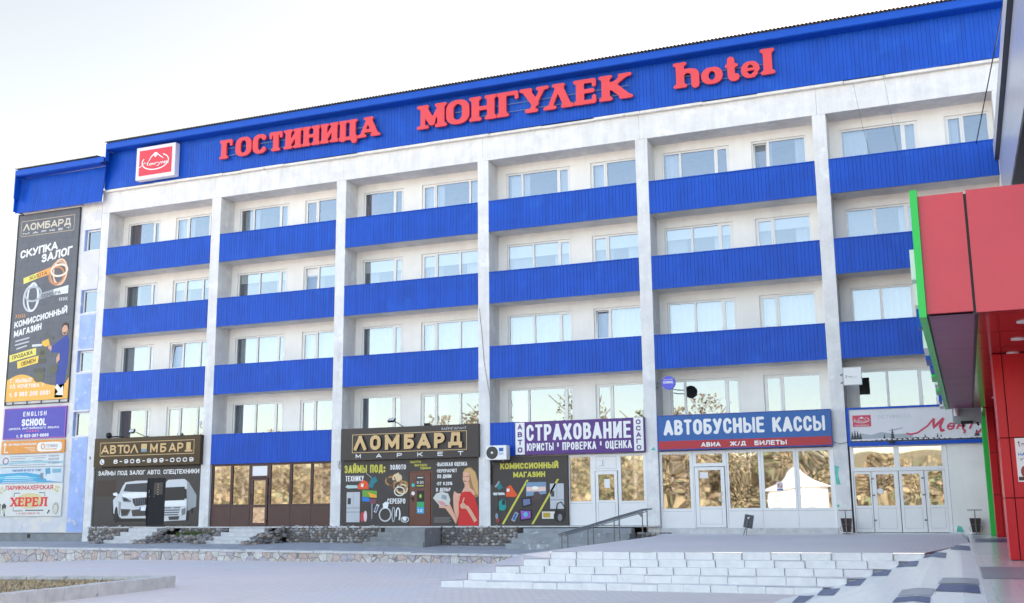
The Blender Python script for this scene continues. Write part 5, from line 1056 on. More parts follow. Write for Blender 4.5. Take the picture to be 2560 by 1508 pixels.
# ------------------------------------------------------------------ signs on the left end wall
DKB = mat('banner_charcoal', (.115, .125, .148), .55, var=.08, vscale=1.5)
t = thing('banner', 'tall dark banner with rings and a workman hanging on the left end wall', 'banner', (-3, -.05, 7.1))
b = mb(DKB); b.box(-4.70, -1.21, -.05, -.03, 7.20, 15.56); b.build('board', t)
b = mb(mat('banner_brick_line', (.092, .10, .12), .6))
for k in range(26):
    z = 7.9+k*.29; b.box(-4.68, -1.23, -.052, -.05, z, z+.012, 'k')
    for q in range(5): x = -4.4+q*.72+(k % 2)*.36; (b.box(x, x+.012, -.052, -.05, z, z+.29, 'k') if x < -1.3 else None)
b.build('brick_pattern', t)
b = mb(BLACK); b.box(-4.76, -4.70, -.06, -.02, 7.05, 15.62); b.box(-1.215, -1.165, -.06, -.02, 7.05, 15.62); b.box(-4.70, -1.215, -.06, -.02, 7.05, 7.085); b.box(-4.70, -1.215, -.06, -.02, 15.575, 15.62)
for x in (-4.3, -3.5, -2.7, -1.7): b.box(x, x+.03, -.05, -.02, 7.085, 7.2)
b.build('frame', t)
GP = M_(176, 160, 140); sl = .03
b = mb(GP); Z = lambda x, z: z
for z in (15.26, 14.57): b.box(-4.55, -1.48, -.056, -.05, z, z+.03, 'k')
for x in (-4.55, -1.51): b.box(x, x+.03, -.056, -.05, 14.57, 15.26, 'k')
b.build('border', t)
word(t, 'ЛОМБАРД'.replace('Л', 'Λ', 1), -4.42, -1.68, 14.83, 15.16, -.05, M_(205, 196, 180), t=.2); word(t, 'МАРКЕТ', -4.42, -1.66, 14.66, 14.75, -.05, WTXT, name='subtitle', t=.18, gap=2.2)
word(t, 'СКУПКА', -4.47, -2.35, 13.57, 13.93, -.05, WTXT, name='headline', t=.22, slope=.115, gap=.1); word(t, 'ЗАЛОГ', -3.22, -1.50, 13.27, 13.65, -.05, WTXT, name='headline', t=.22, slope=.135, gap=.1)
YEL, ORG = M_(226, 214, 110), M_(232, 160, 90)
pic(t, 'gold_ribbon', [(YEL, [(-4.16, 12.40), (-4.2, 12.66), (-3.4, 12.85), (-3.4, 12.58)]), (ORG, [(-3.4, 12.58), (-3.4, 12.85), (-2.62, 13.03), (-2.62, 12.72)])], -.05)
word(t, 'ЗОЛОТА', -3.85, -2.85, 12.53, 12.70, -.056, M_(110, 100, 60), name='gold_text', t=.14, slope=.19)
pic(t, 'silver_ribbon', [(M_(150, 156, 165), [(-3.2, 11.62), (-3.2, 11.90), (-2.4, 12.02), (-2.4, 11.75)]), (M_(215, 218, 224), [(-2.4, 11.75), (-2.4, 12.02), (-1.58, 12.14), (-1.58, 11.78)])], -.05)
word(t, 'СЕРЕБРА', -3.05, -2.0, 11.68, 11.84, -.058, M_(100, 104, 112), name='silver_text', t=.14, slope=.11)
def rings(nm, cx, cz, cols):
    b = MB()
    for i, (dx, dz, rx, rz_, m) in enumerate(cols): b.use(m).ring(cx+dx, cz+dz, rx, rz_, .09, -.062-.002*i, -.05, seg=30)
    b.build(nm, t)
rings('gold_ring_picture', -2.2, 12.72, [(0, 0, .5, .56, M_(200, 160, 130)), (.1, .05, .42, .6, M_(225, 190, 165)), (-.08, -.1, .46, .42, M_(190, 130, 90)), (.05, .12, .5, .3, M_(235, 215, 200))])
rings('silver_ring_picture', -3.65, 11.72, [(0, 0, .48, .62, M_(190, 196, 204)), (.08, .05, .34, .66, M_(215, 220, 226)), (.1, .18, .5, .36, M_(170, 176, 186))])
b = mb(WTXT)
for i in range(5): b.prism(stroke([(-2.05+.1*i+.05, 11.62), (-2.05+.1*i, 11.55), (-2.05+.1*i+.05, 11.48)], .03), -.056, -.05)
b.use(ORG)
for i in range(5): b.prism(stroke([(-4.48+.12*i, 11.05), (-4.42+.12*i, 10.97), (-4.48+.12*i, 10.89)], .03), -.056, -.05)
b.build('arrow_mark', t)
word(t, 'КОМИССИОННЫЙ', -4.52, -1.56, 10.44, 10.72, -.05, WTXT, name='headline', t=.2, slope=.165, gap=.1); word(t, 'МАГАЗИН', -4.5, -2.95, 10.03, 10.32, -.05, WTXT, name='headline', t=.2, slope=.165, gap=.1)
b = mb(M_(190, 194, 200))
for i in range(3): b.prism([(-4.4+.1*(i == 2), 9.82-.17*i), (-3.6-.1*(i == 2), 9.94-.17*i), (-3.6-.1*(i == 2), 10.0-.17*i), (-4.4+.1*(i == 2), 9.88-.17*i)], -.055, -.05)
b.build('small_print', t)
WK, WS = M_(44, 66, 150), M_(205, 160, 135)
pic(t, 'goods_picture', [(M_(96, 98, 80), ell(-2.8, 9.25, .25, .2)), (M_(80, 84, 74), rect(-3.0, -2.55, 8.8, 9.0)), (M_(96, 98, 80), ell(-2.9, 8.2, .3, .22)), (M_(84, 86, 76), rect(-3.2, -2.6, 8.42, 8.6)), (M_(90, 94, 80), ell(-2.1, 8.5, .25, .2)), (M_(70, 74, 66), ell(-2.8, 9.25, .12, .1))], -.05)
pic(t, 'workman_picture', [(WK, [(-1.95, 7.28), (-1.93, 8.3), (-1.8, 9.0), (-1.9, 9.4), (-1.7, 9.85), (-1.45, 9.95), (-1.33, 9.7), (-1.34, 8.8), (-1.42, 8.2), (-1.5, 7.28)]), (WK, [(-1.75, 9.8), (-2.3, 9.5), (-2.3, 9.25), (-1.85, 9.2), (-1.5, 9.5)]), (WS, [(-2.28, 9.5), (-2.45, 9.6), (-2.5, 9.45), (-2.3, 9.3)]), (M_(232, 180, 70), [(-2.85, 9.75), (-2.5, 9.85), (-2.4, 9.6), (-2.6, 9.5), (-2.85, 9.6)]), (M_(210, 212, 214), rect(-3.4, -2.85, 9.55, 9.65)), (M_(90, 94, 90), [(-2.75, 10.1), (-2.2, 9.9), (-2.25, 9.82), (-2.8, 10.0)]), (WS, [(-1.98, 9.0), (-1.82, 9.2), (-1.78, 8.9), (-1.95, 8.75)]), (WS, ell(-1.60, 10.2, .16, .26)), (M_(60, 46, 40), [(-1.76, 10.25), (-1.76, 10.42), (-1.6, 10.5), (-1.42, 10.42), (-1.42, 10.2), (-1.5, 10.36), (-1.66, 10.38)]), (M_(80, 56, 48), [(-1.72, 10.08), (-1.6, 9.96), (-1.48, 10.1), (-1.6, 10.06)])], -.05)
pic(t, 'sale_ribbon', [(YEL, [(-4.64, 8.94), (-4.67, 9.25), (-3.17, 9.50), (-3.14, 9.19)])], -.05); word(t, 'ПРОДАЖА', -4.5, -3.35, 9.04, 9.21, -.054, M_(90, 84, 50), name='sale_text', t=.16, slope=.17)
pic(t, 'exchange_ribbon', [(M_(236, 200, 90), [(-4.15, 8.64), (-4.2, 8.95), (-3.00, 9.15), (-2.97, 8.84)])], -.05); word(t, 'ОБМЕН', -3.95, -3.15, 8.74, 8.92, -.054, M_(90, 80, 45), name='exchange_text', t=.16, slope=.16)
wv = [(-4.70, 7.21), (-4.70, 8.15)]+[(-4.70+3.48*i/20, 8.15+.22*math.sin(math.pi*min(1, i/9)) - (.34*math.sin((i-9)/11*math.pi/1.3) if i > 9 else 0)) for i in range(1, 20)]+[(-1.22, 8.12), (-1.22, 7.21)]
pic(t, 'orange_wave', [(M_(238, 178, 84), wv)], -.05)
word(t, 'Г. КЫЗЫЛ', -4.5, -3.3, 8.02, 8.20, -.052, WTXT, name='address', t=.18); word(t, 'УЛ. КОЧЕТОВА, 1', -4.52, -2.6, 7.78, 7.95, -.052, WTXT, name='address', t=.18); word(t, 'т. 8 963 205 0001', -4.5, -2.2, 7.42, 7.62, -.052, WTXT, name='phone_number', t=.2)
pic(t, 'arrow', [(WTXT, [(-1.95, 7.72), (-1.83, 7.86), (-1.62, 7.66), (-1.50, 7.78), (-1.46, 7.36), (-1.90, 7.40), (-1.76, 7.52)])], -.06)
def wallsign(label, x0, x1, z0, z1, m): return sign(label, x0, x1, z0, z1, -.07, -.003, m, name='wall_sign')
t = wallsign('blue violet wall sign reading ENGLISH SCHOOL under the tall banner', -4.67, -1.21, 5.575, 6.91, mat('violet_sign', (.085, .075, .42), .5, var=.04)); frame(t, -4.67, -1.21, 5.575, 6.91, -.07, .04, M_(170, 90, 170))
word(t, 'ENGLISH', -3.6, -2.3, 6.54, 6.74, -.07, WTXT, t=.18, gap=.4); word(t, 'SCHOOL', -3.65, -2.28, 6.12, 6.43, -.07, WTXT, name='headline', t=.26, gap=.08); word(t, 'ШКОЛА АНГЛИЙСКОГО ЯЗЫКА', -4.35, -1.55, 5.98, 6.07, -.07, WTXT, name='subtitle', t=.22, gap=.25)
b = mb(M_(220, 90, 150)); [b.prism(ell(-3.3+.15*i, 5.90, .05, .04, n=6), -.074, -.07) for i in range(5)]; b.build('star', t); word(t, 'т. 8-923-267-6688', -3.9, -2.1, 5.64, 5.78, -.07, WTXT, name='phone_number', t=.22)
t = wallsign('orange wall sign with a bent white arrow', -4.71, -1.19, 4.965, 5.50, mat('orange_sign', (.72, .30, .06), .5, var=.04))
b = mb(WTXT); b.prism(stroke([(-4.3, 5.03), (-4.5, 5.03), (-4.5, 5.36)], .05), -.075, -.07); b.prism([(-4.64, 5.30), (-4.5, 5.45), (-4.36, 5.30), (-4.5, 5.36)], -.077, -.07); b.prism(rr(-2.68, 5.02, -1.33, 5.41, .2, .12), -.075, -.07); b.box(-3.4, -2.8, -.075, -.07, 5.20, 5.215, 'k'); b.box(-3.25, -2.8, -.075, -.07, 5.13, 5.145, 'k'); b.box(-3.05, -2.8, -.075, -.07, 5.06, 5.075, 'k'); b.build('white_print', t)
word(t, 'ВСЕ ВИДЫ СТРАХОВАНИЯ', -4.3, -2.75, 5.31, 5.40, -.07, WTXT, t=.2); b = mb(mat('orange_print', (.70, .33, .10), .5)); b.ring(-2.37, 5.23, .11, .13, .05, -.081, -.075); b.box(-2.24, -1.6, -.08, -.075, 5.09, 5.13, 'k'); b.build('emblem', t); word(t, 'ГЕЛИОС', -2.2, -1.55, 5.18, 5.31, -.075, M_(170, 160, 150), name='small_title', t=.16)
t = wallsign('pale wall sign with faded thin text above the blue one', -4.72, -1.20, 4.39, 4.92, mat('pale_mint_sign', (.62, .66, .66), .6, var=.08, vscale=1)); b = mb(M_(150, 190, 200)); b.prism([(-4.70, 4.55), (-3.2, 4.66), (-1.22, 4.60), (-1.22, 4.50), (-3.0, 4.56), (-4.70, 4.47)], -.074, -.07); b.build('wave_print', t)
b = mb(M_(120, 120, 150)); [b.box(xa, xb, -.076, -.07, z, z+.018, 'k') for xa, xb, z in ((-4.15, -2.15, 4.83), (-4.15, -3.3, 4.74), (-4.15, -3.35, 4.63), (-2.85, -2.2, 4.75), (-2.85, -2.35, 4.64), (-4.15, -2.15, 4.46))]; b.build('small_print', t)
b = mb(M_(150, 90, 130)); b.ring(-4.4, 4.66, .17, .15, .04, -.078, -.07); b.build('emblem', t); word(t, 'РАБОТА', -2.0, -1.45, 4.79, 4.86, -.07, M_(140, 120, 150), t=.16); word(t, 'ВАХТОЙ', -2.0, -1.45, 4.65, 4.73, -.07, M_(140, 120, 150), t=.16); word(t, 'ПУТЕВКИ', -2.0, -1.45, 4.50, 4.58, -.07, M_(140, 120, 150), t=.16)
t = wallsign('pale and turquoise wall sign above the hairdresser sign', -4.72, -1.18, 3.705, 4.37, mat('pale_sea_sign', (.58, .66, .72), .6, var=.06)); b = mb(M_(70, 160, 200)); b.prism([(-4.70, 3.73), (-4.70, 4.12), (-3.2, 4.16), (-2.4, 4.05), (-2.2, 3.9), (-1.8, 3.78), (-1.22, 3.73)], -.074, -.07); b.use(M_(110, 190, 215)).prism([(-4.70, 4.0), (-3.6, 4.05), (-2.6, 3.95), (-2.6, 3.9), (-4.70, 3.9)], -.077, -.07); b.build('sea_print', t)
word(t, '"СВЕЖИЙ ВЕТЕР В ТУВЕ"', -4.0, -2.35, 4.20, 4.29, -.07, M_(60, 100, 160), t=.16); b = mb(M_(210, 226, 236)); [b.box(-4.5+.06*i, -2.6-.15*i, -.082, -.077, 3.80+.08*i-.05, 3.82+.08*i-.05, 'k') for i in range(4)]; b.build('small_print', t)
pic(t, 'appliance_picture', [(M_(80, 150, 180), [(-2.15, 4.30), (-1.9, 4.33), (-1.85, 4.05), (-2.1, 4.0)]), (M_(205, 216, 222), rect(-2.05, -1.6, 3.8, 4.08)), (M_(120, 170, 190), rect(-1.75, -1.3, 4.12, 4.28)), (M_(120, 130, 150), rect(-2.4, -2.25, 3.88, 4.12))], -.07)
t = wallsign('white hairdresser wall sign reading ПАРИКМАХЕРСКАЯ ХЕРЕЛ in red', -4.72, -1.16, 2.335, 3.69, mat('cream_sign', (.70, .71, .67), .6, var=.04))
word(t, 'ПАРИКМАХЕРСКАЯ', -4.28, -1.66, 3.43, 3.62, -.07, M_(205, 60, 60), t=.19, gap=.12); b = mb(M_(214, 200, 150)); b.prism(ell(-2.9, 2.98, .75, .32), -.073, -.07); b.build('gold_smear', t)
b = mb(M_(70, 70, 76)); b.prism(stroke([(-3.45, 3.30), (-3.78, 3.30), (-3.78, 3.15)], .03), -.076, -.07); b.prism(stroke([(-2.4, 3.30), (-2.08, 3.30), (-2.08, 3.15)], .03), -.076, -.07); b.prism(stroke([(-3.78, 2.7), (-3.78, 2.56), (-3.25, 2.56)], .03), -.076, -.07); b.box(-3.1, -2.1, -.076, -.07, 2.56, 2.60, 'k'); b.build('bracket_print', t)
word(t, 'ХЕРЕЛ', -3.95, -1.95, 2.745, 3.12, -.073, M_(222, 48, 44), name='headline', style='slab', t=.28, gap=.14); word(t, 'т. 8 923 028-81-76', -3.6, -2.3, 2.42, 2.49, -.07, M_(205, 120, 120), name='phone_number', t=.18)
pic(t, 'face_picture', [(M_(150, 165, 140), [(-4.68, 2.4), (-4.68, 2.85), (-4.5, 2.86), (-4.48, 2.4)]), (M_(50, 56, 50), [(-4.68, 2.78), (-4.6, 2.88), (-4.5, 2.84), (-4.52, 2.72)]), (M_(60, 60, 56), [(-4.4, 2.6), (-4.42, 2.8), (-4.3, 2.88), (-4.18, 2.78), (-4.2, 2.66)]), (M_(196, 190, 170), [(-4.36, 2.66), (-4.22, 2.68), (-4.24, 2.5), (-4.36, 2.45)]), (M_(60, 80, 56), [(-4.3, 2.36), (-4.26, 2.5), (-4.2, 2.36)]), (M_(170, 170, 160), ell(-1.45, 2.66, .16, .24)), (M_(205, 204, 190), ell(-1.45, 2.62, .11, .18)), (M_(70, 70, 66), [(-1.9, 2.45), (-1.8, 2.6), (-1.75, 2.58), (-1.85, 2.44)])], -.07)
pic(t, 'flower_picture', [(M_(205, 190, 140), ell(-4.5+.12*math.cos(a), 3.42+.1*math.sin(a), .06, .05, n=8)) for a in (0, 1.5, 3, 4.5)]+[(M_(214, 196, 130), ell(-1.45+.1*math.cos(a), 3.46+.1*math.sin(a), .06, .05, n=8)) for a in (.5, 2, 3.5, 5)], -.07)
word(hotel, '3', .12, .20, 4.62, 4.74, 0, BLACK, name='house_number', t=.2)

# ------------------------------------------------------------------ stairs to the shop doors
def stairs(label, x0, x1, zt, zb, n, yfront, run, m, flare=0.0, cheek=None):
    t = thing('door_steps', label, 'steps', ((x0+x1)/2, yfront, zb))
    for i in range(n):
        z1 = zt-(zt-zb)*i/n; yb = -.12; yf = yfront-run*i
        b = mb(m); b.bevbox(x0-flare*i, x1+flare*.2*i, yf, yb, zb-.1, z1-.012, .012); b.build('step', t)
    return t
stairs('worn pale concrete steps at the black АВТОЛОМБАРД door', 2.75, 4.15, 1.85, 1.28, 4, -.45, .28, CONCW, .16)
stairs('worn pale concrete steps at the brown framed shop front', 7.55, 9.15, 1.84, 1.27, 4, -.45, .28, CONCW, .16)
t = stairs('dark grey concrete steps with a blank side at the brown ЛОМБАРД door', 14.32, 16.22, 1.85, 1.25, 4, -.55, .30, CONC, .13)
b = mb(BLACK); b.box(14.02, 14.30, -.3, -.1, 1.4, 1.83); b.build('cheek_panel', t); b = mb(CONC); b.box(15.75, 16.33, -1.4, -.13, 1.15, 1.83); b.build('side_block', t)
t = stairs('wide grey concrete steps with flaking paint below the white door and handrail', 19.62, 23.4, 1.82, 1.19, 4, -.55, .30, mat('flaking_grey_concrete', (.33, .35, .37), .9, var=.15, vscale=3, bump=.5, bscale=25, spots=[((.60, .62, .64), 2.2, .60, .06, 2), ((.2, .21, .22), 1.5, .64, .1, 4)]), .1)
b = mb(BLACK); b.box(19.30, 19.60, -.3, -.1, 1.35, 1.80); b.build('cheek_panel', t)
RCK = [mat('rubble_grey', (.27, .26, .26), .9, var=.25, vscale=10, bump=.4, bscale=20), mat('rubble_dark', (.20, .19, .195), .9, var=.25, vscale=10), mat('rubble_tan', (.36, .30, .26), .9, var=.25, vscale=10)]
def cheek(label, pts, n, wd, hmax):
    t = thing('stone_cheek', label, 'stone wall', (*pts[0][:2], 1.2)); b = MB()
    for i in range(n):
        u = rnd.random(); k = min(int(u*(len(pts)-1)), len(pts)-2); f = u*(len(pts)-1)-k; a, c = pts[k], pts[k+1]
        x, y, zt = (a[j]*(1-f)+c[j]*f for j in range(3)); r = rnd.uniform(.05, .12)
        b.use(rnd.choice(RCK)).rock((x+rnd.uniform(-wd, wd), y+rnd.uniform(-.15, .15), 1.24+rnd.random()*max(.02, zt-1.24)), r, (1.2, 1, .8), .25)
    b.build('stones', t)
cheek('rough stone cheek left of the АВТОЛОМБАРД door steps', [(2.55, -.3, 1.85), (2.2, -1.2, 1.45), (2.05, -1.5, 1.3)], 90, .16, .6)
cheek('rough stone cheek right of the АВТОЛОМБАРД door steps', [(4.75, -.3, 1.88), (4.45, -1.0, 1.6), (4.2, -1.6, 1.3)], 110, .2, .6)
cheek('low broken stone border under the white pier between the two worn stairs', [(5.0, -.5, 1.6), (5.8, -.7, 1.55), (6.6, -.6, 1.6), (7.0, -1.2, 1.4)], 170, .25, .4)
cheek('rough stone cheek left of the brown front steps', [(7.35, -.3, 1.84), (7.1, -1.0, 1.5), (6.8, -1.6, 1.3)], 90, .15, .6)
cheek('dark rough stone cheek right of the brown front steps', [(9.75, -.3, 1.9), (9.5, -1.0, 1.6), (9.1, -1.7, 1.3)], 150, .22, .6)
b = mb(mat('weed_green', (.09, .12, .04), .9, var=.3, vscale=9))
for i in range(500):
    x = rnd.gauss(5.9, .35); y = -.35-rnd.random()*.25; z = 1.62; h = rnd.uniform(.05, .16); d = rnd.uniform(-.07, .07)
    n = len(b.v); b.v += [(x-.012, y, z-.1), (x+.012, y, z-.1), (x+d, y-rnd.uniform(0, .06), z+h)]; b.face((n, n+1, n+2))
g = b.build('weeds'); tag(g, 'green weeds growing among the broken stones', 'weeds', kind='stuff')

# handrails of the ramp
def rail(label, y, xz):
    t = thing('handrail', label, 'railing', (22.8, y, 1.2), 'grey steel handrails beside the ramp')
    b = mb(STEEL); b.tube([(21.47, y, 1.64)]+[(x, y, zt) for x, zb, zt in xz]+[(24.4, y, 2.43)], .022); b.tube([(21.5, y, 1.60)]+[(x, y, zt-.06) for x, zb, zt in xz], .014); b.build('rail', t)
    for x, zb, zt in xz: mb(STEEL).tube([(x, y, zb-.06), (x, y, zt)], .018).build('post', t)
    return t
XZ = [(21.58, 1.18, 1.69), (22.45, 1.29, 1.92), (23.32, 1.41, 2.17), (24.23, 1.54, 2.41)]
t = rail('grey steel handrail on the street side of the ramp', -2.2, XZ); mb(STEEL).prism([(24.02, 2.36), (24.25, 2.40), (24.22, 2.16)], -2.21, -2.19).build('gusset', t)
rail('grey steel handrail on the stair side of the ramp', -1.63, XZ)

# bins
BINM = mat('rusty_brown_bin', (.06, .035, .035), .6, var=.3, vscale=10)
def urn(label, x, y, z, s=1.0):
    t = thing('litter_bin', label, 'litter bin', (x, y, z), 'pivoting urn bins on the platform')
    b = mb(BINM); q = len(b.v); a, c = .105, .155
    for zz, r in ((.05, a), (.46, c), (.46, c-.012), (.07, a-.012)): b.v += [(x-r, y-r, z+zz), (x+r, y-r, z+zz), (x+r, y+r, z+zz), (x-r, y+r, z+zz)]
    for k in range(3):
        for i in range(4): j = (i+1) % 4; b.face((q+4*k+i, q+4*k+j, q+4*k+4+j, q+4*k+4+i))
    b.face((q+12, q+13, q+14, q+15)); b.face((q+3, q+2, q+1, q)); b.build('bucket', t)
    b = mb(STEEL); b.box(x-.014, x+.014, y-.19, y-.165, z, z+.69); b.box(x-.20, x+.20, y-.195, y-.16, z+.685, z+.71); b.tube([(x-.12, y-.18, z+.012), (x+.12, y-.18, z+.012)], .012)
    b.tube([(x+.17*math.cos(k*.33)+.0, y-.18, z+.16+.13*math.sin(k*.33)) for k in range(-2, 6)], .008); b.tube([(x-.17*math.cos(k*.33), y-.18, z+.16+.13*math.sin(k*.33)) for k in range(-2, 6)], .008); b.build('stand', t)
    return t
urn('brown urn bin at the pier left of the hotel doors', 30.13, -.45, 1.63)
urn('brown urn bin by the bare wall right of the hotel doors', 33.74, -.25, 1.612)
t = thing('litter_bin', 'grey box bin tilted on two bent legs before the ticket office', 'litter bin', (27.2, -1, 1.62)); bm = bmesh.new(); bmesh.ops.create_cube(bm, size=1)
for v in bm.verts: v.co = Matrix.Rotation(math.radians(11), 3, 'Y') @ Vector((v.co.x*.26, v.co.y*.16, v.co.z*.40)); v.co += Vector((27.28, -1, 2.02))
bmesh.ops.bevel(bm, geom=bm.edges[:], offset=.008, segments=1, affect='EDGES'); b = mb(mat('dark_grey_bin', (.075, .08, .095), .45, var=.15, vscale=12)); b.bm(bm); bm.free(); b.build('bucket', t)
b = mb(STEEL); b.tube([(27.12, -1.1, 1.6), (27.2, -1.1, 1.85), (27.29, -1.1, 2.1)], .012); b.tube([(27.2, -1.1, 1.6), (27.24, -1.1, 1.85), (27.29, -1.1, 2.1)], .012); b.build('stand', t)
b = mb(WTXT); b.prism([(27.26, 2.14), (27.33, 2.16), (27.31, 2.1), (27.28, 2.06)], -1.086, -1.081); b.build('sticker', t)

# cables
b = mb(BLACK); b.tube([(34.72, -.03, 13.50), (34.80, -4.5, 13.3), (35.05, -10, 13.4), (35.12, -14, 13.9)], .012); 
def cable(label, pts, r, m=BLACK, nm='cable'): o = mb(m).tube(pts, r, seg=6).build(nm); tag(o, label, 'cable'); return o
cable('thick black cable slanting from the top right balcony towards the grey building', [(34.72, -.05, 13.50), (35.2, -7.2, 14.2), (35.46, -10, 14.9), (35.6, -14, 16.0)], .016)
cable('thin wire hanging over the top right balcony, nearer the pier', [(31.21, -.14, 16.07), (31.4, -.16, 14.6), (31.58, -.1, 13.55)], .005, STEEL)
cable('thin wire hanging over the top right balcony, farther from the pier', [(32.15, -.14, 16.2), (32.3, -.16, 14.8), (32.45, -.1, 13.55)], .005, STEEL)
cable('thin wire sagging across the pier between the ЛОМБАРД and purple signs', [(17.80, -.02, 9.6), (17.9, -.02, 8.6), (17.97, -.02, 7.7), (18.05, -.02, 7.2), (18.22, -.02, 6.2)], .008, STEEL)
cable('thin wire across the pier right of the ticket office sign', [(29.86, -.06, 4.42), (30.05, -.02, 4.36), (30.3, -.05, 4.40)], .008)
def jbox(label, x, z):
    t = thing('junction_box', label, 'junction box', (x, -.03, z)); b = mb(SILV); b.bevbox(x-.05, x+.05, -.06, -.001, z, z+.16, .008); b.build('case', t); mb(BLACK).tube([(x, -.03, z), (x+.03, -.03, z-.14), (x+.09, -.01, z-.1)], .01, seg=6).build('lead', t)
jbox('small grey box on the pier left of the ЛОМБАРД poster', 12.05, 4.12); jbox('small grey box on the pier right of the АВТОЛОМБАРД windows', 5.68, 5.85)

# ------------------------------------------------------------------ red store with canopy, right edge
store = thing('store_building', 'red clad store with a deep canopy, green light box and red columns', 'building', (36, -10, 1.6))
CX = lambda y: 33.13+(y+20)*(.17/16)          # canopy left edge, slightly skewed to the street
b = mb(REDF); xl = 33.13
b.box(xl, 33.70, -20.06, -20, 5.02, 6.64); b.build('fascia', store); b = mb(REDF); b.box(33.735, 36.2, -20.06, -20, 5.0, 6.66); b.box(36.215, 40, -20.06, -20, 5.0, 6.66); b.build('fascia', store)
mb(BLACK).box(33.69, 33.74, -20.02, -19.98, 4.99, 6.62).build('fascia_joint', store)
b = mb(REDF); b.v = [(33.13, -20, 6.6), (44, -20, 6.6), (44, -3.5, 6.6), (33.30, -3.5, 6.6)]; b.face((0, 1, 2, 3)); b.build('canopy_top', store)
b = mb(MAUVE); ys = [-19.98, -19.82, -18.10, -16.29, -14.48, -12.84, -11.29, -9.80, -8.23, -6.59, -5.01, -4.05]
for ya, yb in zip(ys, ys[1:]):
    xa, xb = CX(ya)+.02, CX(yb)+.02; n = len(b.v); b.v += [(xa, ya+.008, 5.0), (33.715+(ya+20)*.0085, ya+.008, 5.0), (33.715+(yb+20)*.0085, yb-.008, 5.0), (xb, yb-.008, 5.0)]; b.face((n, n+3, n+2, n+1))
b.build('soffit', store)
b = mb(REDS)
for ya, yb in zip(ys, ys[1:]):
    for xa, xb in ((33.76, 36), (36.01, 40)): n = len(b.v); s_ = .0085 if xa < 34 else 0; b.v += [(xa+s_*(ya+20), ya+.008, 5.0), (xb, ya+.008, 5.0), (xb, yb-.008, 5.0), (xa+s_*(yb+20), yb-.008, 5.0)]; b.face((n, n+3, n+2, n+1))
b.box(34.12, 40, -4.04, -.8, 4.98, 5.0)
b.build('soffit', store)
b = mb(BLACK); b.v = [(33.1, -20, 5.03), (40, -20, 5.03), (40, -3.6, 5.03), (33.2, -3.6, 5.03)]; b.face((0, 3, 2, 1)); b.build('soffit_gap', store)
for i, y in enumerate((-18.95, -17.2, -15.47, -13.77, -12.07, -10.37, -8.67, -6.97)):
    mb(LAMPM).prism(ell(0, 0, .1, .1, n=20), 0, .02).build('ceiling_lamp', store); o = bpy.context.scene.objects[-1] if False else COL.objects[-1]
    me = o.data
    for v in me.vertices: x_, y_, z_ = v.co.x+36, v.co.y-10, v.co.z+1.6; v.co = Vector((34.36-36+x_, y+10+z_, 4.985-1.6+y_))
b = mb(mat('grey_beam_sheet', (.30, .36, .38), .5, var=.1, vscale=3)); b.box(33.36, 34.08, -4.02, -3.4, 4.62, 4.995); b.build('end_beam', store)
b = mb(WTXT); b.tube([(33.45, -4.12, 4.80), (33.45, -4.12, 5.0)], .06, seg=14); b.build('spotlight', store); b = mb(BLACK); b.box(33.55, 33.85, -4.1, -4.03, 4.58, 4.66); b.tube([(33.6, -4.1, 4.58), (33.6, -4.14, 4.5)], .03); b.tube([(33.95, -4.1, 4.6), (33.98, -4.14, 4.54)], .03); b.build('security_camera', store)
# green light box along the canopy side with letter blocks
b = mb(GREEN); b.v = [(33.03, -20.12, 4.97), (33.125, -20.12, 4.97), (33.125, -20.12, 6.72), (33.03, -20.12, 6.72), (33.19, -4.2, 4.97), (33.285, -4.2, 4.97), (33.285, -4.2, 6.72), (33.19, -4.2, 6.72)]
for f in ((0, 1, 2, 3), (5, 4, 7, 6), (4, 0, 3, 7), (3, 2, 6, 7), (1, 5, 6, 2), (0, 4, 5, 1)): b.face(f)
b.build('light_box', store)
LB = [WTXT, BLUED, WTXT, BLUED, BLUED, GREEND, WTXT, GREEND, BLUED, WTXT]
for i, m in enumerate(LB):
    y0 = -19.75+i*1.5; z0, z1 = (5.56, 5.98) if i == 0 else (5.12, 5.48) if i == 1 else (5.0, 5.9) if i < 8 else (4.9, 5.4)
    x0 = 33.03+(y0+20.12)*.0101
    b = mb(m); b.box(x0-.07-.02*(i % 2), x0-.002, y0, y0+(.35 if i < 2 else 1.0), z0, z1); 
    if i == 0: b.box(x0-.05, x0-.002, y0, y0+.3, 5.2, 5.5)
    b.build('box_letter', store)
# columns
def column(x0, x1, y0, y1, z0, z1, m, seam=None, joints=()):
    b = mb(m); xsr = [x0, seam, x1] if seam else [x0, x1]; zz = [z0]+list(joints)+[z1]
    for xa, xb in zip(xsr, xsr[1:]):
        for za, zb in zip(zz, zz[1:]): b.bevbox(xa+.007, xb-.007, y0, y1, za+.007, zb-.007, .006)
    o = b.build('column', store); mb(mat('deep_joint', (.05, .004, .006), .7) if m is REDP else GREEND).box(x0+.02, x1-.02, y0+.02, y1-.02, z0, z1).build('core', o); return o
c1 = column(34.03, 36.4, -15.5, -14.6, 1.612, 4.995, REDP, 34.185, (2.61, 3.59))
column(34.21, 34.95, -3.0, -2.4, 1.612, 4.995, REDP, 34.40, (2.72, 3.86)); column(34.10, 34.5, -1.5, -1.1, 1.612, 5.0, GREEND, None, (3.32,)); column(36.6, 37.4, -3.0, -2.4, 1.612, 4.995, REDP)
b = mb(REDP); b.box(37.5, 38, -20, -1, 1.6, 5.0); b.build('wall', store); b = mb(REDP); b.box(35, 38, -.9, -.6, 1.6, 5.0); b.build('wall', store)
t = thing('wall_notice', 'white notice sheet on the near red column', 'notice', (34.5, -15.52, 2.87)); b = mb(WTXT); b.box(34.26, 34.9, -15.512, -15.503, 2.87, 3.58); b.build('sheet', t)
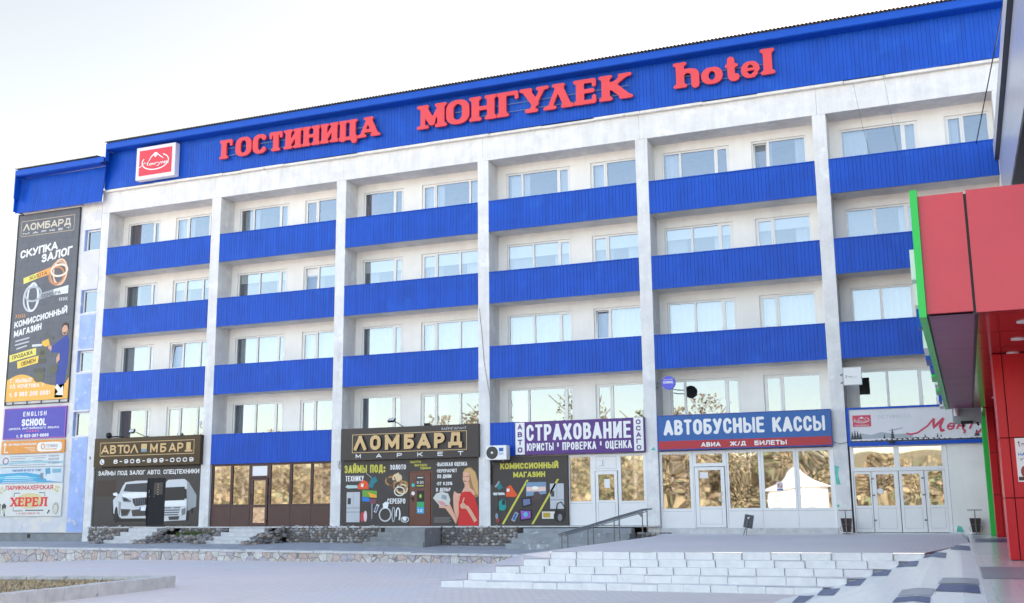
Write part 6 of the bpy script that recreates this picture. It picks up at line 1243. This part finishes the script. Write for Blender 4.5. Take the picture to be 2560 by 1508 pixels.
b = mb(MAROON); letters(b, '1', 34.30, 34.33, 3.44, 3.53, -15.512, depth=.003, t=.2); b.build('number', t); word(t, 'П', 34.36, 34.40, 3.455, 3.495, -15.512, BLACK, t=.2, depth=.003)
word(t, 'НА', 34.295, 34.40, 3.29, 3.34, -15.512, M_(40, 110, 200), name='headline', t=.2, depth=.003); word(t, 'УЧ', 34.315, 34.42, 3.215, 3.255, -15.512, M_(60, 66, 80), name='subtitle', t=.2, depth=.003)
pic(t, 'photo_print', [(M_(150, 60, 60), ell(34.38, 3.03, .07, .1)), (M_(70, 50, 50), rect(34.27, 34.6, 2.89, 2.95)), (M_(190, 150, 130), ell(34.39, 3.04, .03, .05))], -15.512)
# grey annex above the store
an = thing('annex_building', 'tall grey panelled building rising behind the red canopy', 'building', (38, -10, 5))
ze = lambda y: 12.88-.048*y
b = mb(GREYP); ya = .9
k = 0
while ya > -24:
    yb = ya-.55; zt, zt2 = ze(ya), ze(yb); n = len(b.v)
    b.v += [(35.32, yb+.006, 10.98), (35.32, ya-.006, 10.98), (35.32, ya-.006, zt), (35.32, yb+.006, zt2)]; b.face((n, n+3, n+2, n+1)); ya = yb; k += 1
b.build('wall_panel', an)
b = mb(mat('pale_panel_joint', (.62, .64, .68), .5)); b.v = [(35.33, .9, 10.97), (35.33, -24, 10.97), (35.33, -24, ze(-24)), (35.33, .9, ze(.9))]; b.face((0, 3, 2, 1)); b.build('panel_joint', an)
b = mb(SLATE); b.box(35.34, 60, -24, .9, 10.9, 10.965, ''); b.box(37.2, 60, -24, .9, 5, 10.9); b.build('underside', an)
b = mb(mat('pale_eave_metal', (.50, .51, .54), .4, var=.04)); b.v = [(35.19, .2, 12.90), (35.19, -24, ze(-24)+.02), (35.19, -24, ze(-24)+.55), (35.19, .2, 13.42), (60, -24, ze(-24)+.55), (60, .2, 13.42)]; b.face((0, 3, 2, 1)[::-1]); b.face((3, 5, 4, 2)); b.build('eave_fascia', an)
b = mb(SLATE); b.v = [(35.19, .2, 12.90), (35.19, -24, ze(-24)+.02), (35.33, -24, ze(-24)+.02), (35.33, .2, 12.90)]; b.face((0, 1, 2, 3)); b.v += [(35.19, .2, 12.9), (36, .2, 12.9), (36, .2, 13.42), (35.19, .2, 13.42)]; b.face((4, 7, 6, 5)); b.build('eave_soffit', an)

# ------------------------------------------------------------------ what the windows reflect, behind the camera
HILLM = mat('dry_golden_hillside', (.24, .205, .125), .95, var=.45, vscale=1.2, spots=[((.13, .13, .07), .5, .50, .08, 2), ((.32, .26, .17), 1.8, .56, .06, 4), ((.16, .10, .06), 3, .6, .05, 6)])
b = mb(HILLM); nx_, ny_ = 60, 14
for j in range(ny_):
    for i in range(nx_):
        u = j/(ny_-1); x = -260+480*i/(nx_-1); y = -95-90*u; b.v.append((x, y, .3+10.5*u**.6+1.3*math.sin(x*.05+1)*u+rnd.uniform(-.3, .3)))
for j in range(ny_-1):
    for i in range(nx_-1): q = j*nx_+i; b.face((q, q+nx_, q+nx_+1, q+1))
g = b.build('hills'); tag(g, None, None, kind='structure')

LF = [mat('autumn_leaf_gold', (.30, .245, .15), .8, var=.3, vscale=.6), mat('autumn_leaf_rust', (.24, .18, .115), .8, var=.3, vscale=.6), mat('autumn_leaf_olive', (.16, .18, .10), .8, var=.3, vscale=.6)]
BARK = mat('pale_bark', (.30, .26, .22), .9)
b = MB()
for i in range(75):
    x = rnd.uniform(-75, 42); y = rnd.uniform(-92, -64); H = rnd.uniform(6.5, 12) if x < 24 else rnd.uniform(5, 8)
    if -30 < x < 8 and rnd.random() < .45: H += 4
    if 10 < x < 27 and y > -72: y -= 12
    b.use(BARK).tube([(x, y, .3), (x+rnd.uniform(-.3, .3), y, H*.5), (x+rnd.uniform(-.6, .6), y, H*.92)], .16, seg=5, cap=False)
    ci = rnd.choice([0, 0, 0, 1, 2]); R_ = H*.22
    for q in range(10):
        a = rnd.uniform(0, 6.28); z0 = H*rnd.uniform(.3, .8); l = R_*rnd.uniform(.6, 1.2); b.use(BARK).tube([(x, y, z0), (x+math.cos(a)*l, y+math.sin(a)*l, z0+l*.9)], .05, seg=4, cap=False)
    for q in range(850):
        u = rnd.random(); z = H*(.22+.8*u); rr_ = R_*math.sqrt(rnd.random())*(1.15-abs(u-.4)*1.2); a = rnd.uniform(0, 6.28)
        c = Vector((x+math.cos(a)*rr_, y+math.sin(a)*rr_, z)); s = rnd.uniform(.06, .15); d1 = Vector((rnd.uniform(-1, 1), rnd.uniform(-1, 1), rnd.uniform(-1, 1))).normalized()*s; d2 = d1.cross(Vector((rnd.uniform(-1, 1), rnd.uniform(-1, 1), rnd.uniform(-1, 1)))).normalized()*s
        n = len(b.v); b.v += [tuple(c-d1-d2), tuple(c+d1-d2), tuple(c+d1+d2), tuple(c-d1+d2)]; b.use(LF[ci] if rnd.random() < .8 else rnd.choice(LF)); b.face((n, n+1, n+2, n+3))
for q in range(30000):       # undergrowth
    x = rnd.uniform(-80, 46); y = rnd.uniform(-125, -56); z = (.85 if y > -95 else .6+10.5*((-95-y)/90)**.6)+abs(rnd.gauss(0, 1.1)); 
    if 14 < x < 27 and y > -66: continue
    s = rnd.uniform(.10, .30); d1 = Vector((rnd.uniform(-1, 1), rnd.uniform(-.6, .6), rnd.uniform(-1, 1))).normalized()*s; d2 = d1.cross(Vector((rnd.uniform(-1, 1), rnd.uniform(-1, 1), rnd.uniform(-1, 1)))).normalized()*s; c = Vector((x, y, z))
    n = len(b.v); b.v += [tuple(c-d1-d2), tuple(c+d1-d2), tuple(c+d1+d2), tuple(c-d1+d2)]; b.use(rnd.choice([LF[0], LF[2], LF[0], LF[1]])); b.face((n, n+1, n+2, n+3))
g = b.build('woodland'); tag(g, 'golden autumn woodland facing the hotel, seen mirrored in its windows', 'woodland', kind='stuff')
t = thing('white_pavilion', 'small white sunlit pavilion mirrored in the ticket office windows', 'building', (20.5, -62, .85))
b = mb(WHITE); b.box(18.2, 22.6, -66, -60, .8, 3.9); b.build('wall', t); b = mb(WHITE); b.v = [(17.8, -59.5, 3.9), (23, -59.5, 3.9), (23, -66.5, 3.9), (17.8, -66.5, 3.9), (20.4, -63, 5.4)]; [b.face(f) for f in ((0, 1, 4), (1, 2, 4), (2, 3, 4), (3, 0, 4))]; b.build('roof', t)
b = mb(DARKIN); [b.box(x, x+.7, -59.99, -59.95, 1.9, 3.4) for x in (18.6, 21.4)]; b.build('window', t)
for o in list(sc.objects):
    if '_o' in o: del o['_o']
